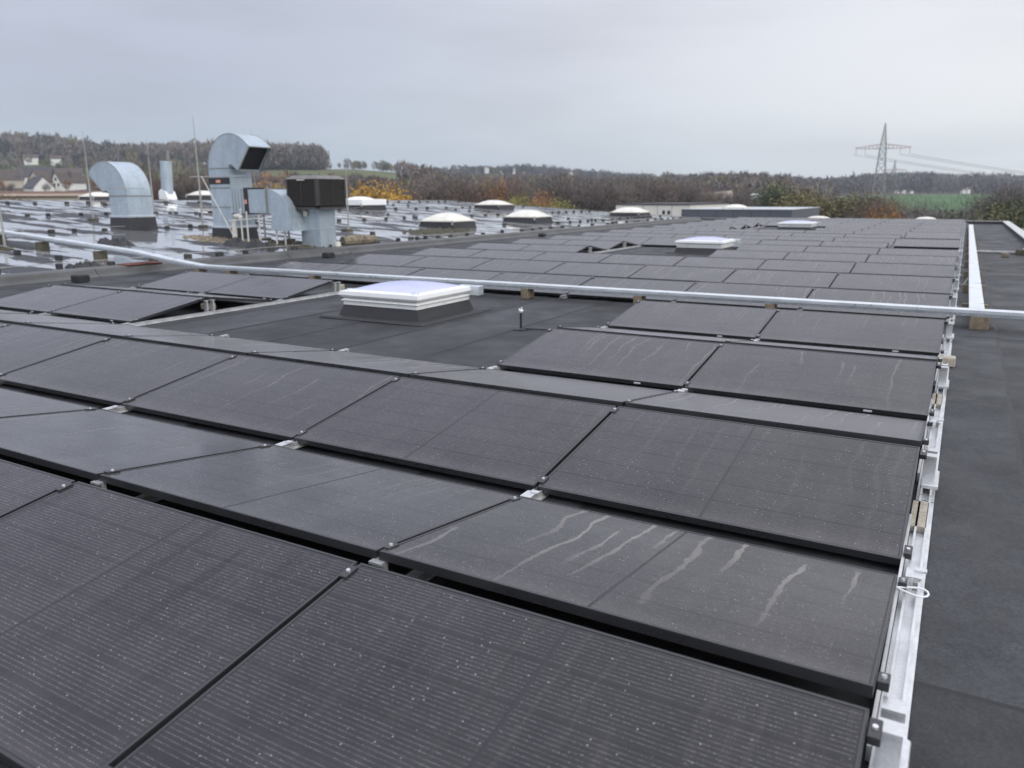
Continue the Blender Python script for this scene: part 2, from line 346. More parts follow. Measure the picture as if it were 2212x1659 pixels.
# kerb between the two roofs
kb = thing('roof_kerb', 'long low grey felt kerb between the dry array roof and wet roof', 'kerb', (XK, 0, 0))
kp = [(-0.42, 0.02), (-0.42, 0.215), (-0.36, 0.235), (-0.10, 0.225), (-0.05, 0.205), (0.0, 0.12), (0.10, ZR+0.012), (0.10, -0.02), (-0.40, -0.02)]
for a in np.arange(-7, YEND-0.5, 5.2):
    b_ = min(a+5.2, YEND); MB().extrude_xz([(px_, pz+0.003*((int(a) % 2))) for px_, pz in kp], a, b_-0.015).build('kerb_length', MAT['kerb'], kb)
MB().box(-0.36, 0.05, -7, YEND-0.01, 0.0, 0.03).build('kerb_core', MAT['felt_dark'], kb)
# wet roof rising to the left
mb = MB(); XS = list(np.linspace(XK-0.40, -36, 60))+[-44, -60]; YS = list(np.linspace(-7, YEND, 90))
for X in XS:
    for Y in YS:
        r_ = RNG.normal(0, 0.0025) if -36 < X < XK-0.5 else 0
        mb.v.append((X, Y, lz(X, Y)-(0.02*(-36-X) if X < -36 else 0)+r_))
ny = len(YS)
for a in range(len(XS)-1):
    for c in range(ny-1): mb.f.append((a*ny+c, a*ny+c+1, (a+1)*ny+c+1, (a+1)*ny+c)); mb.m.append(0)
wet = struct(mb.build('wet_roof', MAT['felt_wet'], smooth=True))
MB().box(-60, XK-0.45, -6.95, YEND-0.05, -7, -0.1).build('wall', MAT['kerb'], wet)
# end fascia of the wet roof
mb = MB()
for X0, X1 in ((XK-0.4, -36), (-36, -60)):
    za, zb = lz(X0, YEND)+.008, lz(X1, YEND)+.008-(0.48 if X1 < -40 else 0)
    mb.add([(X0,YEND,-.2),(X1,YEND,-.2),(X1,YEND,zb),(X0,YEND,za),(X0,YEND+.25,-.2),(X1,YEND+.25,-.2),(X1,YEND+.25,zb),(X0,YEND+.25,za)],
           [(0,1,2,3),(4,5,6,7),(3,2,6,7),(0,1,5,4),(0,3,7,4),(1,2,6,5)])
mb.build('roof_edge', MAT['kerb'], wet)
# right parapet with metal coping
pp = thing('parapet', 'low parapet with pale metal coping along the right roof edge', 'parapet', (1.8, 0, 0))
MB().box(0, 0.24, -7, 48.9, ZR-0.02, 0.20).build('upstand', MAT['felt'], pp)
for a in np.arange(-7, 48.8, 3.1): MB().box(-0.03, 0.28, a, min(a+3.09, 48.9), 0.203, 0.225).build('coping', MAT['alu_dull'], pp)
pe = thing('parapet', 'short far parapet closing the walkway at its far end', 'parapet', (0.22, 48.6, 0))
MB().box(0, 1.56, 0, 0.22, ZR-0.02, 0.19).build('upstand', MAT['felt'], pe)
MB().box(-0.02, 1.56, -0.03, 0.26, 0.193, 0.215).build('coping', MAT['alu_dull'], pe)
ef = thing('roof_fascia', 'thin grey edge trim along the far end of the array roof', 'roof edge', (0, YEND, 0))
MB().box(XK, 0.2, 0, 0.2, -0.3, ZR+0.10).build('upstand', MAT['kerb'], ef); MB().box(XK, 0.2, -0.03, 0.24, ZR+0.103, ZR+0.125).build('coping', MAT['alu_dull'], ef)
lr = struct(MB().box(2.09, 30, 5, 60, -7, -0.55).build('lower_roof', MAT['kerb']))
# ------------------------------------------------------------------ solar panels
def frame_mesh():
    mb = MB(); hx, hy = PL/2, PW/2; t, d = 0.011, 0.035
    for (x0,x1,y0,y1) in ((-hx,hx,-hy,-hy+t),(-hx,hx,hy-t,hy),(-hx,-hx+t,-hy+t,hy-t),(hx-t,hx,-hy+t,hy-t)):
        c = 0.0015
        mb.frustum((x0,x1,y0,y1), -d, (x0,x1,y0,y1), -c); mb.frustum((x0,x1,y0,y1), -c, (x0+c,x1-c,y0+c,y1-c), 0.0)
    # return flange at the bottom
    mb.box(-hx+t,hx-t,-hy+t,-hy+0.03,-d,-d+0.002); mb.box(-hx+t,hx-t,hy-0.03,hy-t,-d,-d+0.002)
    return mb.mesh('frame', MAT['frame'])
FRAME = frame_mesh()
def glass_mesh():
    hx, hy, t = PL/2-0.0105, PW/2-0.0105, 0
    return MB().box(-hx,hx,-hy,hy,-0.0062,-0.0022).mesh('glass', MAT['panel'])
GLASS = glass_mesh()
BACK = MB().box(-PL/2+.0105,PL/2-.0105,-PW/2+.0105,PW/2-.0105,-0.0066,-0.0026).mesh('backsheet', MAT['back'])
# single cells, built as plates of their own on the nearest panels: 2 x 9 columns, 6 strings
CELLS = []
for sx in (-1, 1):
    for a in range(9):
        for b_ in range(6):
            x0 = sx*0.006+sx*a*0.0935; x1 = x0+sx*0.0931; x0, x1 = min(x0,x1), max(x0,x1)
            y0 = -0.5505+b_*0.1835+0.0008; y1 = y0+0.1829
            CELLS.append(MB().box(x0,x1,y0,y1,-0.0040,-0.0022).mesh('cell', MAT['panel']))
STICK = MB().box(-0.028,0.028,-PW/2-0.0012,-PW/2+0.001,-0.026,-0.012).mesh('label_sticker', MAT['sticker'])
STICKB = MB().box(-0.028,0.028,PW/2-0.001,PW/2+0.0012,-0.026,-0.012).mesh('label_sticker', MAT['sticker'])
def exists(k, c):
    if k == 8 or k > 40 or k < 1: return False
    if k in (1, 2): return c <= (3 if k == 1 else 4)
    if c > 6: return False
    if 5 <= k <= 7: return c <= 1 or c >= 5
    if 15 <= k <= 18: return c not in (3, 4)
    if 27 <= k <= 32: return c not in (3, 4)
    if k in (19, 20, 23, 24): return c != 0
    return True
rows = [k for k in range(1, 41) if k != 8]
pn = 0
def row_y0(k): return ((k-1)//2)*PER
for ri, k in enumerate(rows):
    ci = 0
    for c in range(7):
        if not exists(k, c): continue
        ci += 1; pn += 1
        n = (k-1)//2
        jy, jz, jt = random.uniform(-.004,.004), random.uniform(-.002,.002), random.uniform(-.004,.004)
        if k % 2 == 1: yc = n*PER+WC/2; rot = (TILT+jt, random.uniform(-.001,.001), 0)
        else: yc = n*PER+WC+GR+WC/2; rot = (-TILT+jt, random.uniform(-.001,.001), 0)
        zc = ZP+WS/2
        face = 'tilted toward' if k % 2 else 'tilted away from'
        t = thing('solar_panel', f'black solar panel, {ordinal(ci)} from right in the {ordinal(ri+1)} panel row from the camera', 'solar panel',
                  (-c*PITCHX-PITCHX/2+0.01, yc+jy, zc+jz), rot, 'solar panels of the flat-roof array')
        ob('frame', FRAME, t)
        dirt = 0.06 if k == 1 else 0.10 if (k == 3 and c < 2) else 1.2 if (k, c) == (2, 0) else random.uniform(0.25, 0.6) if k < 8 else random.uniform(0.35, 0.95)
        if (k, c) in ((1,0),(1,1),(2,0),(2,1),(3,0),(3,1)):
            o = ob('backsheet', BACK, t)
            for me in CELLS: o = ob('cell', me, t); o.pass_index = pn; o.color = (dirt, 1.0 if k == 1 else 0.3, 0, 1)
        else:
            o = ob('glass', GLASS, t); o.pass_index = pn; o.color = (dirt, 1.0 if k == 1 else 0.3, 0, 1)
        if 4 <= k <= 7: ob('label_sticker', STICK if k % 2 else STICKB, t, (0.48, 0, 0))
# ------------------------------------------------------------------ mounting rails under the panel joints
POST = MB()
POST.box(-0.03, 0.03, -0.012, 0.012, 0.0, WS+ZP-ZR-0.055); POST.box(-0.03, 0.03, -0.03, 0.03, WS+ZP-ZR-0.055, WS+ZP-ZR-0.045)
POST = POST.mesh('ridge_post', MAT['alu'])
CLAMP = MB().cbox(-0.016, 0.016, -0.035, 0.035, -0.02, 0.006, 0.002).mesh('clamp', MAT['frame'])
BOLT = MB().cyl((0,0), 0.0085, 0.0075, 0.006, 0.013, 8).mesh('bolt', MAT['alu'])
CLIP = MB(); CLIP.box(-0.030,0.030,-0.05,0.035,0.045,0.049); CLIP.box(-0.030,-0.022,-0.05,0.05,0.0,0.045); CLIP.box(0.0,0.045,0.005,0.035,0.049,0.058)
CLIP = CLIP.mesh('valley_clip', MAT['alu'])
def rail_prof(w): return [(-w,0),(w,0),(w,0.006),(w*0.62,0.006),(w*0.62,0.040),(w*0.40,0.040),(w*0.40,0.010),(-w*0.40,0.010),(-w*0.40,0.040),(-w*0.62,0.040),(-w*0.62,0.006),(-w,0.006)]
def rail(c, spans, label):
    xr = -c*PITCHX+0.02 if c else 0.055
    t = thing('mounting_rail', label, 'rail', (xr, 0, ZR+0.009), (0,0,0), 'aluminium rails carrying the solar panels')
    for a, b_ in spans:
        yy = a
        while yy < b_-0.05:
            y2 = min(yy+2*PER, b_)
            MB().extrude_xz(rail_prof(0.042), yy, y2-0.012).build('channel', MAT['alu'], t); yy = y2
        for n in range(0, 20):
            yb = n*PER
            for yv, kk in ((yb-GV/2, 2*n+1),):
                if a-0.2 <= yv <= b_+0.2 and n < 12:
                    ob('valley_clip', CLIP, t, (0, yv, 0))
            yr = yb+WC
            if a <= yr <= b_:
                for s_ in (0.0, GR):
                    if s_ and 2*n+2 == 8: pass
                    ob('ridge_post', POST, t, (0, yr+s_, 0))
            if n < 8:
                for k, yo, up in ((2*n+1, 0.07, 0), (2*n+1, WC-0.07, 1), (2*n+2, WC+GR+0.07, 1), (2*n+2, 2*WC+GR-0.07, 0)):
                    if not (exists(k, c) or exists(k, c-1)) or not (a-.1 <= yb+yo <= b_+.1): continue
                    frac = (yo/WC) if k % 2 else (2*WC+GR-yo)/WC
                    z = ZP+WS*frac-ZR-0.009; rx = TILT if k % 2 else -TILT
                    cl = ob('clamp', CLAMP, t, (0 if c else -0.034, yb+yo, z), (rx,0,0)); ob('bolt', BOLT, cl)
    return t
END = 19*PER+2*WC+GR+0.1
RAILS = {0: [(-1.6, 3*PER+WC+GR+.1), (4*PER-.15, END)]}
for c in range(1, 8): RAILS[c] = [(-1.6 if c <= 4 else 1*PER-.15, 3*PER+WC+GR+.1), (4*PER-.15, END)]
RAILS[2] = [(-1.6, 3*PER+WC+GR+.1), (4*PER-.15, END)]
RAILS[3] = [(-1.6, 2*PER-.02), (4*PER-.15, 9*PER-.02), (9*PER-.1, 13*PER), (16*PER-.1, END)]
RAILS[4] = [(-1.6, 2*PER-.02), (4*PER-.15, 7*PER-.02), (9*PER-.1, 13*PER), (16*PER-.1, END)]
RT = {}
for c in RAILS:
    lab = ['bright aluminium rail along the right edge of the solar array, with clamps and bolts', 'aluminium rail under the first joint from the right edge of the array', 'aluminium rail under the second joint, right side of the skylight clearing', 'aluminium rail under the third panel joint from the right edge', 'aluminium rail under the fourth panel joint from the right edge', 'aluminium rail exposed on the left side of the near skylight clearing', 'aluminium rail under the sixth panel joint from the right edge', 'aluminium rail along the left ends of the solar panel rows'][c]
    RT[c] = rail(c, RAILS[c], lab)
# outer trough of the edge rail, ballast and cable tie
t = RT[0]
for a, b_ in RAILS[0]:
    yy = a
    while yy < b_-0.05:
        y2 = min(yy+PER, b_); MB().extrude_xz([(-0.055,0.006),(-0.044,0.006),(-0.044,0.055),(-0.055,0.055)], yy+0.3, y2-0.35).build('side_lip', MAT['alu'], t); yy = y2
for n in range(12):
    if n == 3: pass
    MB().cbox(-0.03,0.052,n*PER+WC-0.11,n*PER+WC+GR+0.06,0.041,0.062,0.004).build('joint_plate', MAT['alu'], t)
    if n in (1, 2, 4): MB().box(-0.05,0.020,n*PER+0.45,n*PER+0.80,0.012,0.040).build('ballast_strip', MAT['concrete'], t)
    MB().box(0.0,0.018,n*PER-0.24,n*PER-0.19,0.042,0.075).build('grey_block', MAT['duct_seam'], t)
tie = MB(); tie.tube([(0.058*math.cos(a)-0.005, 0.028*math.sin(a), 0.058+0.006*math.sin(2*a)) for a in np.linspace(0, 2*math.pi, 18)], 0.004, 5)
tag(tie.build('cable_tie', MAT['white'], None, (0.06, 1*PER-0.30, ZR+0.02), smooth=True), 'white cable tie looped round the right edge rail', 'cable tie')
for nm, lc, lb in (('ballast_block', (0.09, 7.25, ZR+0.009), 'tan concrete block sticking out from the edge rail before the cable tray'), ('ballast_block', (-8.85, 6.32, ZR+0.055), 'pale concrete block on the rail left of the near skylight'), ('ballast_block', (-8.84, 8.94, ZR+0.055), 'pale concrete block beside the ridge posts next to the cable tray')):
    tag(MB().cbox(-0.10,0.05,-0.07,0.07,0,0.080,0.008).build(nm, MAT['concrete'], None, lc), lb, 'concrete block')
# ------------------------------------------------------------------ cable trays
def tray(t, pts, wd, hg):
    """covered tray: side channels and lid lengths along a polyline of (x,y,z)"""
    for p, q in zip(pts[:-1], pts[1:]):
        p, q = Vector(p), Vector(q); d = (q-p); ln = d.length; d.normalize(); sd_ = d.cross(Vector((0,0,1))).normalized()*wd/2; up = sd_.cross(d).normalized()
        if up.z < 0: up = -up
        n = max(1, round(ln/3.0))
        for i in range(n):
            a = p+d*(ln*i/n+(0.003 if i else 0)); b_ = p+d*(ln*(i+1)/n)
            mb = MB()
            for s_ in (-1, 1):
                o = sd_*s_; mb.bar(a+o+up*hg*.46, b_+o+up*hg*.46, 0.003, hg*.90)
            mb.bar(a+up*0.003, b_+up*0.003, wd, 0.003); mb.build('channel', MAT['galv'], t)
            # perforation slots as dark insets on the near side
            lid = MB(); lid.bar(a+up*(hg+0.003), b_+up*(hg+0.003), wd+0.012, 0.004)
            for s_ in (-1, 1): lid.bar(a+sd_*s_*1.045+up*(hg-0.014), b_+sd_*s_*1.045+up*(hg-0.014), 0.003, 0.032)
            lid.build('lid', MAT['galv_lid'], t)
YT = 9.80
tA = thing('cable_tray', 'long galvanised cable tray crossing the roof between panel rows and climbing onto the wet roof', 'cable tray', (0, YT, 0))
zt = ZR+0.155
ptsA = [(2.9,0,zt),(-13.2,0,zt),(-14.2,0,zt+0.09),(-15.3,0,lz(-15.3,YT)+0.26),(-36,0,lz(-36,YT)+0.20)]
tray(tA, ptsA, 0.20, 0.064)
sl_ = MB()
for xx in np.arange(-13.1, 2.85, 0.05): sl_.box(xx, xx+0.022, -0.1025, -0.1012, zt+0.010, zt+0.015); sl_.box(xx+0.025, xx+0.047, -0.1025, -0.1012, zt+0.020, zt+0.025)
struct(sl_.build('perforation', MAT['duct_seam'], tA), 'stuff')
tB = thing('cable_tray', 'straight pale cable tray running away beside the right array edge', 'cable tray', (0.31, 0, 0))
tray(tB, [(0,YT+0.13,zt+0.003),(0,41.5,zt-0.02)], 0.15, 0.06)
for i, (xx, yy) in enumerate([(0.35,YT),(-2.05,YT),(-3.9,YT),(-5.75,YT),(-8.0,YT),(-10.2,YT),(-12.4,YT),(-13.3,YT)]):
    tag(MB().cbox(-0.10 if i == 0 else -0.06,0.10 if i == 0 else 0.06,-0.12,0.10,0,0.146,0.006).build('timber_block', MAT['wood'], None, (xx,yy,ZR+0.006)), f'{ordinal(i+1)} timber block from the right under the long cable tray', 'timber block', 'timber blocks under the cable tray')
for i, yy in enumerate(np.arange(11.2, 41, 2.6)):
    tag(MB().cbox(-0.15,0.15,-0.05,0.05,0,0.12,0.006).build('timber_block', MAT['wood'], None, (0.31,yy,ZR+0.006)), f'{ordinal(i+1)} timber bearer from the camera under the straight tray', 'timber block', 'timber bearers under the straight cable tray')
for i, xx in enumerate((-16.6,-18.8,-20.6,-22.6,-25,-28)):
    tag(MB().cbox(-0.09,0.09,-0.12,0.12,-0.03,0.19,0.01).build('timber_block', MAT['mossy'], None, (xx,YT,lz(xx,YT))), f'{ordinal(i+1)} mossy block from the kerb under the tray on the wet roof', 'timber block', 'mossy blocks under the tray on the wet roof')
tag(MB().cbox(-0.20,0.16,-0.50,0.35,0,0.018,0.006).build('rubber_mat', MAT['red'], None, (XK-0.20,YT,0.232),(0,0.03,0)), 'rust red mat laid over the kerb below the cable tray', 'mat')
# cross bar to the right parapet, with bracket
cb = thing('cross_bar', 'pale metal strip lying across the walkway to the right parapet', 'metal strip', (0.42, 24.0, ZR+0.02))
MB().box(0, 1.05, -0.07, 0.07, 0.012, 0.05).build('strip', MAT['alu_dull'], cb); MB().box(0, 1.05, -0.11, 0.11, 0.004, 0.010).build('sole_plate', MAT['felt_dark'], cb)
bk = thing('camera_bracket', 'small dark bracket on a stone block beside the right parapet', 'bracket', (1.5, 23.6, ZR+0.012))
MB().cbox(-0.19,0.19,-0.17,0.17,0,0.14,0.02).build('foot', MAT['mossy'], bk); MB().tube([(0,0,0.14),(0.02,0,0.26),(0.12,0,0.31)], [0.05,0.04,0.045], 8).build('neck', MAT['alu_dull'], bk)
tag(MB().cbox(-0.08,0.08,-0.1,0.1,0,0.09,0.01).build('timber_block', MAT['wood'], None, (1.05,22.6,ZR+0.012)), 'single timber block on the walkway in front of the pale strip', 'timber block')
tag(MB().cbox(-0.12,0.12,-0.1,0.1,0,0.11,0.01).build('stone_block', MAT['mossy'], None, (1.62,22.1,ZR+0.012)), 'mossy stone against the right parapet just before the bracket', 'stone block')
# loose cable from the array to the straight tray
tag(MB().tube([(0.10,14.8,ZR+.05),(0.14,14.85,ZR+.02),(0.18,14.95,ZR+.03),(0.225,15.1,ZR+.12)], 0.006, 5).build('cable', MAT['pipe']), 'thin grey cable looping from the array edge to the straight tray', 'cable')
# ------------------------------------------------------------------ skylights on the array roof
def dome_mesh(hx, hy, z0, rise, mat, n=14):
    mb = MB()
    for i in range(n+1):
        for j in range(n+1):
            u, v = -1+2*i/n, -1+2*j/n
            h = (1-abs(u)**2.4)*(1-abs(v)**2.4)
            mb.v.append((hx*u, hy*v, z0+rise*h**0.75))
    for i in range(n):
        for j in range(n): p = i*(n+1)+j; mb.f.append((p, p+n+1, p+n+2, p+1)); mb.m.append(0)
    return mb.mesh('dome', mat, True)
def skylight(x, y, side, label, flange=True, motor=True):
    t = thing('skylight', label, 'skylight', (x, y, ZR+0.01)); h = side/2
    if flange:
        MB().frustum((-h-.24,h+.24,-h-.24,h+.24), 0.0, (-h-.22,h+.22,-h-.22,h+.22), 0.022).build('flange', MAT['felt_dark'], t)
    MB().frustum((-h-.05,h+.05,-h-.05,h+.05), 0.0225, (-h+.01,h-.01,-h+.01,h-.01), 0.17).build('upstand', MAT['felt_dark'], t)
    fr = MB().cbox(-h-.005,h+.005,-h-.005,h+.005,0.155,0.20,0.006)
    fr.frustum((-h-.008,h+.008,-h-.008,h+.008), 0.202, (-h-.03,h+.03,-h-.03,h+.03), 0.214); fr.frustum((-h-.03,h+.03,-h-.03,h+.03), 0.214, (-h+.03,h-.03,-h+.03,h-.03), 0.245)
    lf = fr.build('lower_frame', MAT['white'], t)
    for s_ in (-1, 1):
        for q in (-.33, 0, .33):
            MB().cyl((0,0), 0.008, 0.008, 0, 0.004, 6).build('screw', MAT['alu'], lf, (q*side, s_*(h+.006), 0.178), (math.pi/2*s_,0,0)); MB().cyl((0,0), 0.008, 0.008, 0, 0.004, 6).build('screw', MAT['alu'], lf, (s_*(h+.006), q*side, 0.178), (0,math.pi/2*s_,0))
    uf = MB(); uf.frustum((-h-.02,h+.02,-h-.02,h+.02), 0.258, (-h-.045,h+.045,-h-.045,h+.045), 0.285); uf.frustum((-h-.045,h+.045,-h-.045,h+.045), 0.285, (-h-.035,h+.035,-h-.035,h+.035), 0.335); uf.frustum((-h-.035,h+.035,-h-.035,h+.035), 0.335, (-h+.05,h-.05,-h+.05,h-.05), 0.352)
    uf.build('upper_frame', MAT['white'], t)
    ob('dome', dome_mesh(h-.055, h-.055, 0.350, 0.075, MAT['acrylic']), t)
    for sx in (-1,1):
        for sy in (-1,1): MB().cyl((0,0), 0.05, 0.04, 0.0, 0.012, 14).build('corner_cap', MAT['galv'], t, (sx*(h-.06), sy*(h-.06), 0.348))
    if motor: MB().cbox(h-.15,h+.17,h-.02,h+.12,0.22,0.345,0.008).build('motor_box', MAT['galv'], t)
    return t
skylight(-6.38, 7.55, 1.20, 'white square skylight in the roof clearing nearest the camera, with blue-white dome')
skylight(-6.15, 20.9, 1.25, 'white skylight among the panels beyond the long cable tray')
skylight(-6.55, 36.9, 1.40, 'white skylight far off in the panel field, right of the grey box')
rp = thing('roof_vent_pipe', 'thin black vent pipe with white ball cap standing in the clearing', 'vent pipe', (-4.40, 7.15, ZR+0.008))
MB().cyl((0,0), 0.014, 0.014, 0, 0.20, 10).build('pipe', MAT['blk'], rp); MB().cyl((0,0), 0.09, 0.02, 0.0, 0.012, 14).build('collar', MAT['felt_dark'], rp)
cp = MB(); cp.tube([(0,0,0.195),(0,0,0.215),(0.0,0,0.235),(0.012,0,0.255)], [0.016,0.03,0.028,0.012], 10); cp.build('cap', MAT['white'], rp, smooth=True)
tag(MB().tube([(-4.4,7.15,ZR+.014),(-4.1,7.2,ZR+.016),(-3.75,7.05,ZR+.014),(-3.5,7.1,ZR+.014)], 0.009, 5).build('cable', MAT['blk']), 'black cable lying from the vent pipe to the near panels', 'cable')
# small roof drain boxes near the kerb
for (xx, yy, lb) in ((-14.35, 7.9, 'small black drain box by the kerb beside the left panels'), (-14.3, 14.6, 'small black drain box by the kerb beyond the cable tray'), (-14.2, 26.5, 'small black drain box by the kerb near the far panel rows')):
    t = thing('drain_box', lb, 'drain box', (xx, yy, ZR+0.012)); MB().cbox(-0.12,0.12,-0.12,0.12,0,0.12,0.012).build('housing', MAT['blk'], t); MB().box(-0.10,0.10,-0.10,0.10,0.122,0.128).build('lid', MAT['felt_dark'], t)
# ------------------------------------------------------------------ domes on the wet roof and around
def old_dome(x, y, side, label, z=None, cream=True, hgt=0.30, rise=0.30, group=None):
    z = lz(x, y) if z is None else z
    t = thing('skylight', label, 'skylight', (x, y, z-0.06), (0,0,0), group); h = side/2
    MB().frustum((-h-.06,h+.06,-h-.06,h+.06), 0, (-h,h,-h,h), hgt).build('upstand', MAT['felt_dark'], t)
    MB().cbox(-h-.04,h+.04,-h-.04,h+.04,hgt,hgt+0.05,0.01).build('frame', MAT['cream' if cream else 'white'], t)
    ob('dome', dome_mesh(h-.01, h-.01, hgt+0.045, rise, MAT['cream' if cream else 'white']), t)
    for k in (-.5,.5): MB().box(k*side-.04,k*side+.04,-h-.075,-h-.045,hgt-.12,hgt+.04).build('hinge', MAT['steel'], t)
    return t
old_dome(-18.5, 26.3, 1.62, 'weathered cream dome skylight nearest on the wet roof, behind the kerb')
old_dome(-18.6, 33.4, 1.72, 'weathered cream dome skylight second along the kerb on the wet roof')
old_dome(-18.3, 46.3, 1.9, 'cream dome skylight farthest along the kerb in front of the white building')
old_dome(-26.6, 43.5, 1.8, 'cream dome skylight far back at the roof edge below the orange tree', rise=0.26)
old_dome(-38.5, 33.9, 2.3, 'white dome skylight peeping up behind the ventilation ducts', rise=0.35, cream=False, z=lz(-36,33)+.0)
DA = at(212, 424, 44); DB = at(440, 424, 45)
old_dome(DA[0], DA[1], 1.15, 'low white dome skylight half hidden behind the left duct', rise=0.18, hgt=0.22, z=1.5)
old_dome(DB[0], DB[1], 1.15, 'low white dome skylight half hidden behind the tall duct', rise=0.2, hgt=0.22, z=1.55)
t = old_dome(-28.5, 32.6, 1.9, 'bright white boxed dome skylight right of the louvred cooler', cream=False, hgt=0.30, rise=0.36)
MB().cbox(-1.02,1.02,-1.02,1.02,0.26,0.56,0.03).build('collar_frame', MAT['white'], t)
old_dome(-8.0, YEND+1.6, 1.5, 'pale dome skylight past the far end of the panel rows, left one', z=0.0, cream=True, hgt=0.14, rise=0.2)
old_dome(-1.9, YEND-0.6, 1.3, 'pale dome skylight past the far end of the panel rows, right one', z=ZR, cream=True, hgt=0.14, rise=0.2)
old_dome(3.9, 44.5, 2.4, 'white dome skylight on the lower roof beyond the right parapet', z=-0.5, cream=False, hgt=0.35, rise=0.4)
old_dome(3.6, 34.5, 1.8, 'nearer white dome skylight on the lower roof beyond the parapet', z=-0.5, cream=False, hgt=0.15, rise=0.25)
# ------------------------------------------------------------------ ducts
def duct(name, label, x, y, side, hbase, hstraight, r_in, turn, sgn, mats=('duct_blue','duct_seam'), ext=0.0):
    z = lz(x, y)-0.06; t = thing(name, label, 'duct', (x, y, z)); h = side/2
    MB().frustum((-h-.06,h+.06,-h-.06,h+.06), 0, (-h-.03,h+.03,-h-.03,h+.03), hbase).build('roof_collar', MAT['felt_dark'], t)
    MB().cbox(-h-.05,h+.05,-h-.05,h+.05,hbase,hbase+0.07,0.01).build('drip_flashing', MAT['galv'], t)
    nseg = 1 if hstraight < 0.8 else 3
    for i in range(nseg):
        a = hbase+.071+(hstraight-.071)*i/nseg; b_ = hbase+.071+(hstraight-.071)*(i+1)/nseg
        MB().box(-h,h,-h,h,a,b_-.03).build('duct_length', MAT['duct_blue'], t); MB().box(-h-.015,h+.015,-h-.015,h+.015,b_-.03,b_).build('flange', MAT['duct_seam'], t)
    # elbow in the x-z plane, turning towards sgn*x
    zb = hbase+hstraight; cx = sgn*(h+r_in); n = 18; inner = []; outer = []
    for i in range(n+1):
        a = turn*i/n
        inner.append((cx-sgn*r_in*math.cos(a), zb+r_in*math.sin(a))); outer.append((cx-sgn*(r_in+side)*math.cos(a), zb+(r_in+side)*math.sin(a)))
    if ext:
        dx, dz = sgn*math.sin(turn), math.cos(turn)
        inner.append((inner[-1][0]+dx*ext, inner[-1][1]+dz*ext)); outer.append((outer[-1][0]+dx*ext, outer[-1][1]+dz*ext))
    nn = len(inner); mb = MB()
    for y_ in (-h, h):
        mb.add([(p[0],y_,p[1]) for p in inner]+[(p[0],y_,p[1]) for p in outer], [(i,i+1,nn+i+1,nn+i) for i in range(nn-1)])
    for L_ in (inner, outer):
        mb.add([(p[0],-h,p[1]) for p in L_]+[(p[0],h,p[1]) for p in L_], [(i,i+1,nn+i+1,nn+i) for i in range(nn-1)])
    e = mb.build('elbow', MAT['duct_blue'], t, smooth=True)
    # seams along the elbow edges and the dark mesh in the mouth
    for y_ in (-h, h): MB().tube([(p[0],y_,p[1]) for p in outer], 0.012, 5).build('seam', MAT['duct_seam'], e)
    pi, po = Vector((inner[-1][0],0,inner[-1][1])), Vector((outer[-1][0],0,outer[-1][1])); d = (po-pi)
    back = Vector((-sgn*math.sin(turn),0,-math.cos(turn)))*0.10
    q = [pi+back, po+back]
    MB().add([(q[0].x,-h+.004,q[0].z),(q[1].x,-h+.004,q[1].z),(q[1].x,h-.004,q[1].z),(q[0].x,h-.004,q[0].z)], [(0,1,2,3)]).build('mouth_mesh', MAT['dark'], e)
    rim = MB()
    for y_ in (-h, h): rim.bar((pi.x,y_,pi.z),(po.x,y_,po.z),0.03,0.03)
    rim.bar((pi.x,-h,pi.z),(pi.x,h,pi.z),0.03,0.03); rim.bar((po.x,-h,po.z),(po.x,h,po.z),0.03,0.03); rim.build('mouth_rim', MAT['duct_seam'], e)
    return t, e
duct('gooseneck_duct', 'squat gooseneck duct on the wet roof curving left, black felt base', -22.55, 14.85, 0.86, 0.42, 0.66, 0.16, math.radians(140), -1)
tD, eD = duct('gooseneck_duct', 'tall blue-grey ventilation duct whose bent mouth points right and down', -19.05, 15.75, 0.84, 0.36, 1.72, 0.10, math.radians(128), 1, ext=0.30)
MB().box(-0.44,0.44,-0.435,-0.42,1.62,1.80).build('black_band', MAT['blk'], tD); MB().box(-0.12,0.06,-0.447,-0.436,1.66,1.74).build('salmon_tape', MAT['pink'], tD)
for q in (1.50,1.56,1.62,1.68,1.74): MB().box(0.42,0.436,-0.40,0.40,q,q+0.03).build('rib', MAT['galv'], tD)
# horizontal branch from the tall duct to the cooler
zb = lz(-19.05, 15.75)
tH = thing('branch_duct', 'horizontal blue-grey duct linking the tall duct to the louvred cooler', 'duct', (-18.60, 15.62, zb))
MB().box(0.0, 0.72, -0.34, 0.34, 0.74, 1.42).build('duct_length', MAT['duct_blue'], tH)
for q in (0.10,0.22,0.34,0.46): MB().box(q,q+.025,-0.348,-0.3401,0.76,1.40).build('pleat', MAT['duct_seam'], tH)
MB().box(0.60,0.74,-0.37,0.37,0.70,1.45).build('flexible_joint', MAT['blk'], tH); MB().box(0.62,0.72,-0.385,-0.371,1.0,1.12).build('salmon_tape', MAT['pink'], tH)
MB().box(0.745, 1.50, -0.34, 0.34, 0.74, 1.40).build('duct_length', MAT['duct_blue'], tH); MB().box(1.44,1.52,-0.36,0.36,0.71,1.43).build('flange', MAT['duct_seam'], tH)
n = 10; inner = [(1.522+0.12*math.sin(a), 0.74-0.12+0.12*math.cos(a)) for a in np.linspace(0, math.pi/2, n+1)]; outer = [(1.522+0.80*math.sin(a), 0.62+0.78*math.cos(a)) for a in np.linspace(0, math.pi/2, n+1)]
mb = MB(); nn = n+1
for y_ in (-.34,.34): mb.add([(p[0],y_,p[1]) for p in inner]+[(p[0],y_,p[1]) for p in outer], [(i,i+1,nn+i+1,nn+i) for i in range(n)])
